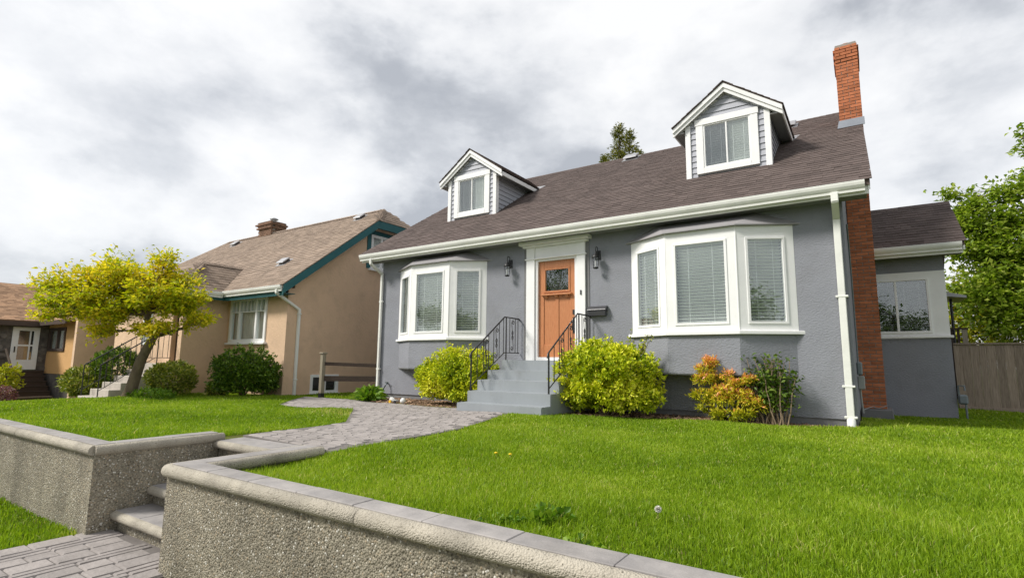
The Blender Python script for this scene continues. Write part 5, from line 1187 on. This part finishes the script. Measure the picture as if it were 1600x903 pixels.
# yellow maple in front of the tan house: flat tiers
def camlat(px_, z, dv=0.0):      # a point in the crown: metres to the right of the crown's middle, height, metres away from the viewer
    return (-15.25+.833*px_-.553*dv, -4.45+.553*px_+.833*dv, z)
mc = [(camlat(-2.05,2.35,.2),.42),(camlat(-1.7,2.75,-.3),.5),(camlat(-1.45,2.2,.4),.5),(camlat(-1.1,3.05,.1),.55),(camlat(-.9,2.5,-.5),.6),(camlat(-.7,3.35,.3),.42),(camlat(-.45,2.75,.6),.6),(camlat(-.35,2.05,-.3),.5),(camlat(-.1,3.15,-.4),.5),
      (camlat(.2,2.45,.2),.6),(camlat(.5,3.05,.2),.5),(camlat(.85,3.45,-.1),.33),(camlat(.8,2.6,-.4),.58),(camlat(1.2,3.0,.3),.45),(camlat(1.35,2.35,0),.5),(camlat(1.6,2.55,-.2),.38),(camlat(1.55,2.0,.3),.33),(camlat(1.85,1.98,0),.22),(camlat(.5,1.75,.1),.35),(camlat(-.75,1.65,0),.35),(camlat(.95,1.75,-.3),.35),(camlat(-1.9,2.0,-.2),.3)]
clump_tree('yellow_maple', (-15.45,-4.15,.05), [(-15.55,-4.15,-.05),(-15.45,-4.15,.15),(-15.32,-4.12,.55),(-15.16,-4.1,.95),(-14.88,-4.08,1.30),(-14.72,-4.05,1.52),(-14.92,-4.1,1.72),(-14.95,-4.15,2.1)],
           mc, 'maple_leaf', 'bark', 'small leaning maple with yellow-green leaves on the left lawn', .108, 24, twigs=19, r0=.15, flat=.55, seed=6, k=5, rndf=lambda c: clumptone(c, 4)+.12)
# big green tree behind the fence
rc = []; rs_ = random.Random(12)
for c, rad in (((2.9,10.4,3.2),1.0),((3.7,10.6,4.3),1.15),((3.2,10.8,5.3),.85),((4.9,10.5,5.2),1.2),((5.3,10.8,6.6),1.1),((4.3,10.2,2.9),1.1),((5.6,10.3,3.6),1.3),((2.7,10.6,4.5),.7),((2.75,10.9,5.9),.45),((2.45,11.0,6.4),.28),((3.9,10.9,6.2),.55),((6.4,10.5,5.2),1.4),((6.0,10.8,7.4),1.0),((6.8,10.6,2.8),1.3),((5.0,10.0,2.0),1.0),((3.4,10.0,2.2),.8),((7.6,10.8,6.6),1.4),((2.25,10.4,5.2),.35),((7.8,10.4,3.8),1.4),((4.45,10.9,7.5),.38),((4.8,10.9,6.9),.6),((4.25,11.0,8.0),.2),((5.6,10.9,8.2),.7)):
    rc.append((c, rad))
clump_tree('green_tree', (5.2,10.9,0), [(5.3,10.9,-.1),(5.25,10.9,1.2),(5.1,10.85,2.4),(5.2,10.8,3.6),(5.3,10.8,4.8),(5.5,10.8,6.2)], rc, 'green_leaf', 'bark_dark', 'large fresh green broadleaf tree behind the board fence at the right edge', .16, 30, twigs=11, r0=.2, flat=.95, seed=9)
rc = [((2.7,12.6,2.6),.9),((3.6,12.8,3.1),.9),((2.2,12.9,3.3),.6),((4.8,12.7,2.4),1.0),((2.9,12.6,1.5),.9),((4.2,12.5,1.5),.9),((6.2,12.8,2.0),1.2),((2.0,12.8,1.8),.7),((1.6,13.0,2.8),.5),((1.9,12.6,2.3),.7),((2.45,12.5,3.5),.6),((3.3,12.4,2.2),.9),((2.3,12.3,1.2),.7),((3.0,12.6,3.9),.6)]
clump_tree('lime_bush', (3.3,12.8,0), [(3.3,12.8,-.1),(3.3,12.8,.8),(3.3,12.8,1.6)], rc, 'lime_leaf', 'bark_dark', 'yellowish green bush seen low between rear wing and green tree', .13, 16, twigs=9, r0=.09, flat=.9, seed=10, cat='bush')
# dark conifer behind the ridge
t = thing('conifer', (-12.4, 21.5, 0), 'conifer top showing above the dark roof ridge between the dormers', 'tree')
b = MB(); b.tube([(-12.6,21.5,-.2),(-12.6,21.5,9),(-12.7,21.5,16.4)], [.28,.16,.02], 8); b.tube([(-12.6,21.5,9),(-12.1,21.5,12),(-12.0,21.5,15.6)], [.1,.06,.015], 6); b.build('trunk', 'bark_dark', t)
C = []; D = []; br = MB(); rs_ = random.Random(2)
for (tx, zt, zb, wd) in ((-12.75, 16.5, 5.0, .30), (-12.0, 15.9, 7.5, .30), (-13.7, 14.6, 7.5, .32), (-11.4, 14.4, 7.0, .30)):
    z = zt
    while z > zb:
        r = .10+(zt-z)*wd*rs_.uniform(.55,1.2); a = rs_.uniform(0, 6.28); e_ = Vector((tx+math.cos(a)*r, 21.5+math.sin(a)*r, z+.15-.1*r)); s_ = Vector((tx, 21.5, z-.05))
        br.tube([s_, s_.lerp(e_, .5)+Vector((0,0,.04)), e_], [.02,.013,.004], 4, cap=False)
        for q in range(int(18+24*r)):
            u = rs_.uniform(.1,1.08); p = s_.lerp(e_, u); C.append(p+Vector((rs_.gauss(0,.09), rs_.gauss(0,.09), rs_.gauss(0,.07)))); D.append((math.cos(a)+rs_.gauss(0,.7), math.sin(a)+rs_.gauss(0,.7), rs_.gauss(.25,.5)))
        z -= .042
br.build('branches', 'bark_dark', t); leaves('foliage', np.array(C), np.array(D), rng.uniform(.12,.26,len(C)), 'conifer_leaf', t, wr=.28)
t = thing('sapling_top', (-9.0, 14, 0), 'tiny bare twig tops poking above the ridge right of the left dormer', 'tree')
b = MB(); b.tube([(-11.95,14,-.1),(-11.95,14,6),(-11.95,14,10.75)], [.08,.05,.012], 6); b.tube([(-11.95,14,9.9),(-11.8,14,10.8)], .012, 5); b.tube([(-11.95,14,9.8),(-12.1,14,10.7)], .012, 5); b.build('trunk', 'bark_dark', t)
C = np.array([(-11.95,14,10.7),(-11.8,14,10.8),(-12.1,14,10.7)]*14)+rng.normal(size=(42,3))*.07; leaves('foliage', C, rng.normal(size=C.shape), .1, 'conifer_leaf', t)
# trees across the street, seen in the window glass
def street_tree(x, y, h, r, lbl, sd):
    rs_ = random.Random(sd); cl = []
    for i in range(12):
        a = rs_.uniform(0, 6.28); q = rs_.uniform(0, r*.75); cl.append(((x+math.cos(a)*q, y+math.sin(a)*q, h*.62+rs_.uniform(-.28,.28)*h), r*rs_.uniform(.32,.5)))
    clump_tree('street_tree', (x, y, -.88), [(x,y,-.9),(x+.1,y,h*.25),(x,y,h*.5),(x,y,h*.75)], cl, 'dark_leaf', 'bark_dark', lbl, .26, 5, group='trees across the street', twigs=3.0, r0=.2, flat=.9, seed=sd)
street_tree(-33, -29, 6.2, 3.2, 'dark tree mirrored in the left bay window', 51)
street_tree(-9.5, -30, 3.6, 2.2, 'low dark tree mirrored at the foot of the right bay window', 52)
street_tree(15.5, -17.5, 5.6, 3.0, 'dark tree mirrored in the right pane of the right bay', 53)
street_tree(1.6, -31, 6.6, 3.2, 'dark tree mirrored in the right pane of the left bay', 54)

street_tree(-22.5, -31, 10.5, 3.6, 'tall dark tree mirrored in the front door glass', 55)

# ------------------------------------------------------------------ mulch beds
BEDL = [(-11.1,-.003),(-11.1,-.85),(-9.6,-1.5),(-6.63,-1.42),(-6.63,-.003)]
BEDR = [(-4.73,-.003),(-4.73,-1.45),(-4.1,-1.3),(-3.0,-.85),(-1.6,-.62),(-.6,-.30),(-.24,-.14),(-.24,-.003)]
for nm, poly in (('mulch_bed', BEDL), ('mulch_bed', BEDR)):
    bm = bmesh.new(); vs = [bm.verts.new((x, y, 0)) for x, y in poly]; bm.faces.new(vs); bmesh.ops.triangulate(bm, faces=bm.faces[:]); bmesh.ops.subdivide_edges(bm, edges=bm.edges[:], cuts=4, use_grid_fill=True)
    for v in bm.verts: v.co.z = float(g(v.co.x, v.co.y))+.024+.012*math.sin(v.co.x*9)*math.sin(v.co.y*11)
    me = bpy.data.meshes.new(nm); bm.to_mesh(me); bm.free(); me.materials.append(MATS['mulch']); place(nm, me, (0,0,0), kind='structure')
b = MB()
for poly, n in ((BEDL, 650), (BEDR, 500)):
    px_ = [p[0] for p in poly]; py_ = [p[1] for p in poly]; k = 0
    while k < n:
        x, y = random.uniform(min(px_), max(px_)), random.uniform(min(py_), max(py_))
        if not inpoly(poly, np.array([x]), np.array([y]))[0]: continue
        a = random.uniform(0, 6.28); M = Matrix.Translation((x, y, float(g(x, y))+.032)) @ Matrix.Rotation(a, 4, 'Z') @ Matrix.Rotation(random.uniform(-.5,.5), 4, 'X') @ Matrix.Rotation(random.uniform(-.4,.4), 4, 'Y')
        b.M = M; l, w = random.uniform(.02,.055), random.uniform(.008,.02); b.box(-l, l, -w, w, -.003, .004, rnd=random.random()); k += 1
b.M = None; o = b.build('mulch_chips', 'chip', None, kind='stuff', use_rnd=True); tag(o, 'brown bark chips scattered over the beds along the house front', 'mulch')

# ------------------------------------------------------------------ grass
def blades(name, regions, seed, lbl, hmul=1.0, zf=g, lean=.45):
    r_ = np.random.default_rng(seed); PX_, PY_, HH, WW = [], [], [], []
    for (x0, x1, y0, y1, mask, k) in regions:
        n = int((x1-x0)*(y1-y0)*k); x = r_.uniform(x0, x1, n); y = r_.uniform(y0, y1, n)
        d = np.hypot(x-CAMLOC.x, y-CAMLOC.y); keep = r_.random(n) < np.clip(np.minimum(1.0, (4.0/d)**1.25), .05, 1)
        keep &= mask(x, y)
        # only ground the picture can show, with a margin
        vx = x-CAMLOC.x; vy = y-CAMLOC.y; f = vx*fw.x+vy*fw.y; s = vx*rt.x+vy*rt.y
        keep &= (f > .3) & (np.abs(s) < f*1.12+.8)
        x, y, d = x[keep], y[keep], d[keep]
        patch = .8+.28*np.sin(x*1.9+np.sin(y*1.3)*2)*np.sin(y*2.3+x*.7)
        HH.append(r_.uniform(.032, .078, len(x))*patch*hmul*np.where(r_.random(len(x)) < .03, 1.5, 1)); WW.append(.0024*np.clip(d/4.0, 1, 3.8)*r_.uniform(.8, 1.6, len(x))); PX_.append(x); PY_.append(y)
    x, y, h, w = map(np.concatenate, (PX_, PY_, HH, WW)); n = len(x); z = zf(x, y)
    a = r_.uniform(0, 2*np.pi, n); ca, sa = np.cos(a), np.sin(a); la = r_.uniform(0, 2*np.pi, n); ln = np.abs(r_.normal(0, lean, n))*h
    lx, ly = np.cos(la)*ln, np.sin(la)*ln
    V = np.empty((n, 5, 3), np.float32)
    V[:, 0] = np.stack([x-ca*w, y-sa*w, z-.01], 1); V[:, 1] = np.stack([x+ca*w, y+sa*w, z-.01], 1)
    V[:, 2] = np.stack([x+lx*.35+ca*w*.8, y+ly*.35+sa*w*.8, z+h*.58], 1); V[:, 3] = np.stack([x+lx*.35-ca*w*.8, y+ly*.35-sa*w*.8, z+h*.58], 1)
    V[:, 4] = np.stack([x+lx*1.15, y+ly*1.15, z+h*np.clip(1.02-.25*(ln/h)**2, .45, 1)], 1)
    me = bpy.data.meshes.new(name); me.vertices.add(5*n); me.vertices.foreach_set('co', V.ravel())
    idx = (np.arange(n)[:, None]*5+np.array([0, 1, 2, 0, 2, 3, 3, 2, 4])).astype(np.int32); me.loops.add(9*n); me.loops.foreach_set('vertex_index', idx.ravel())
    me.polygons.add(3*n); me.polygons.foreach_set('loop_start', np.arange(0, 9*n, 3, dtype=np.int32))
    big = np.sin(x*.83+1.9*np.sin(y*.61+.4))*np.sin(y*1.07+.9*np.sin(x*.47))
    mid = np.sin(x*2.7+np.sin(y*3.1)*1.4+.3)*np.sin(y*2.9+np.sin(x*1.9)*1.7)
    fine = np.sin(x*9.1+2*np.sin(y*6.3))*np.sin(y*8.3+2*np.sin(x*5.9))
    tone = np.clip(.46+.15*big+.12*mid+.07*fine+r_.normal(0, .17, n), 0, .92)
    dry = .018+.10*np.clip(mid*fine*1.6-.25, 0, 1)+.06*np.clip(big-.55, 0, 1)
    dry = dry+.6*np.exp(-(((x+7.9)/.8)**2+((y+3.75)/.30)**2))+.25*np.exp(-((y+7.55)/.12)**2)*(x > -4.8)*(fine > .2)
    tone = np.where(r_.random(n) < dry, r_.uniform(.90, 1, n), tone)
    at = me.attributes.new('rnd', 'FLOAT', 'FACE'); at.data.foreach_set('value', np.repeat(tone, 3).astype(np.float32))
    me.update(calc_edges=True); me.materials.append(MATS['grass']); o = place(name, me, (0, 0, 0), kind='stuff'); tag(o, lbl, 'grass'); return n
def m_right(x, y): return ~inpoly(PATH, x, y) & ~inpoly([(p[0], p[1]) for p in BEDR], x, y) & ~((x > SX0) & (x < SX1) & (y > -2.1)) & ~((x > HX0) & (x < -.19) & (y > -.04) & (y < 10)) & ~((x > .3) & (x < 1.5) & (y > 4.45)) & ~((x > -.2) & (x < .37) & (y > 3.1))
def m_left(x, y): return ~inpoly(PATH, x, y) & ~((x > NX-30) & (x < NX+.05) & (y > NY-.05)) & ~((x < PX+.05) & (y > PY-.05)) & ~((x < -17.05) & (x > -18.3)) & ~((x < -16.6) & (y > -4.3) & (x > -18.3)) & (x < -6.8) & ~inpoly(BEDL, x, y) & (y < 1.0)
n1_ = blades('right_lawn_grass', [(-4.78, 3.0, -7.68, -4.0, m_right, 13000), (-5.6, 9.0, -4.0, 0.0, m_right, 12000), (-.2, 9.0, 0.0, 6.48, m_right, 6500)], 1, 'bright green lawn to the right of the path, in front of the grey house')
n2_ = blades('left_lawn_grass', [(-17.1, -6.85, -7.64, -1.0, m_left, 11000), (-13.5, -11.2, -1.2, 1.0, m_left, 5000), (-27, -18.3, -7.6, -3.0, m_left, 5000)], 2, 'bright green lawn left of the path, behind the left retaining wall')
n3_ = blades('verge_grass', [(-12, -6.74, -9.6, -7.88, lambda x, y: x < -6.74, 7000)], 3, 'small patch of grass at the foot of the left retaining wall', 1.1, lambda x, y: np.full_like(x, -.80))
print('blades', n1_, n2_, n3_)

# dandelions and weeds in the lawn
t = thing('dandelion_clock', (-1.17, -6.75, 0), 'single pale dandelion seed head standing in the near lawn', 'flower')
zd = float(g(-1.17,-6.75)); MB().tube([(-1.17,-6.75,zd),(-1.172,-6.752,zd+.05),(-1.17,-6.75,zd+.085)], .0018, 5).build('stem', 'twig', t)
v = sphere_pts(260); leaves('seed_head', np.array([-1.17,-6.75,zd+.095])+v*.004, v, .020, 'pieris_leaf', t, wr=.3).data.materials[0] = MATS['fluff']
for i, (x, y) in enumerate(((-3.14,-5.73), (-2.99,-5.70))):
    z = float(g(x, y)); t = thing('dandelion_flower', (x, y, z), ('left' if i == 0 else 'right')+' one of two yellow dandelion flowers in the lawn near the path', 'flower', 'yellow dandelions')
    MB().tube([(x,y,z),(x,y,z+.075)], .002, 5).build('stem', 'twig', t); MB().lathe([(.004,0),(.016,.006),(.019,.012),(.010,.018)], (x,y,z+.07), 10).build('bloom', 'dandelion', t)
for i, (x, y, lb) in enumerate(((-1.75,-7.15,'low broad-leaved weed patch in the grass beside the near wall'), (-1.35,-7.5,'smaller weed rosette in the grass touching the near wall coping'), (-1.95,-7.35,'weed rosette left of the broad-leaved patch near the wall'))):
    strap_plant('lawn_weed', (x, y), 46, .13 if i == 0 else .09, 'hosta_leaf', lb, wr=.5)
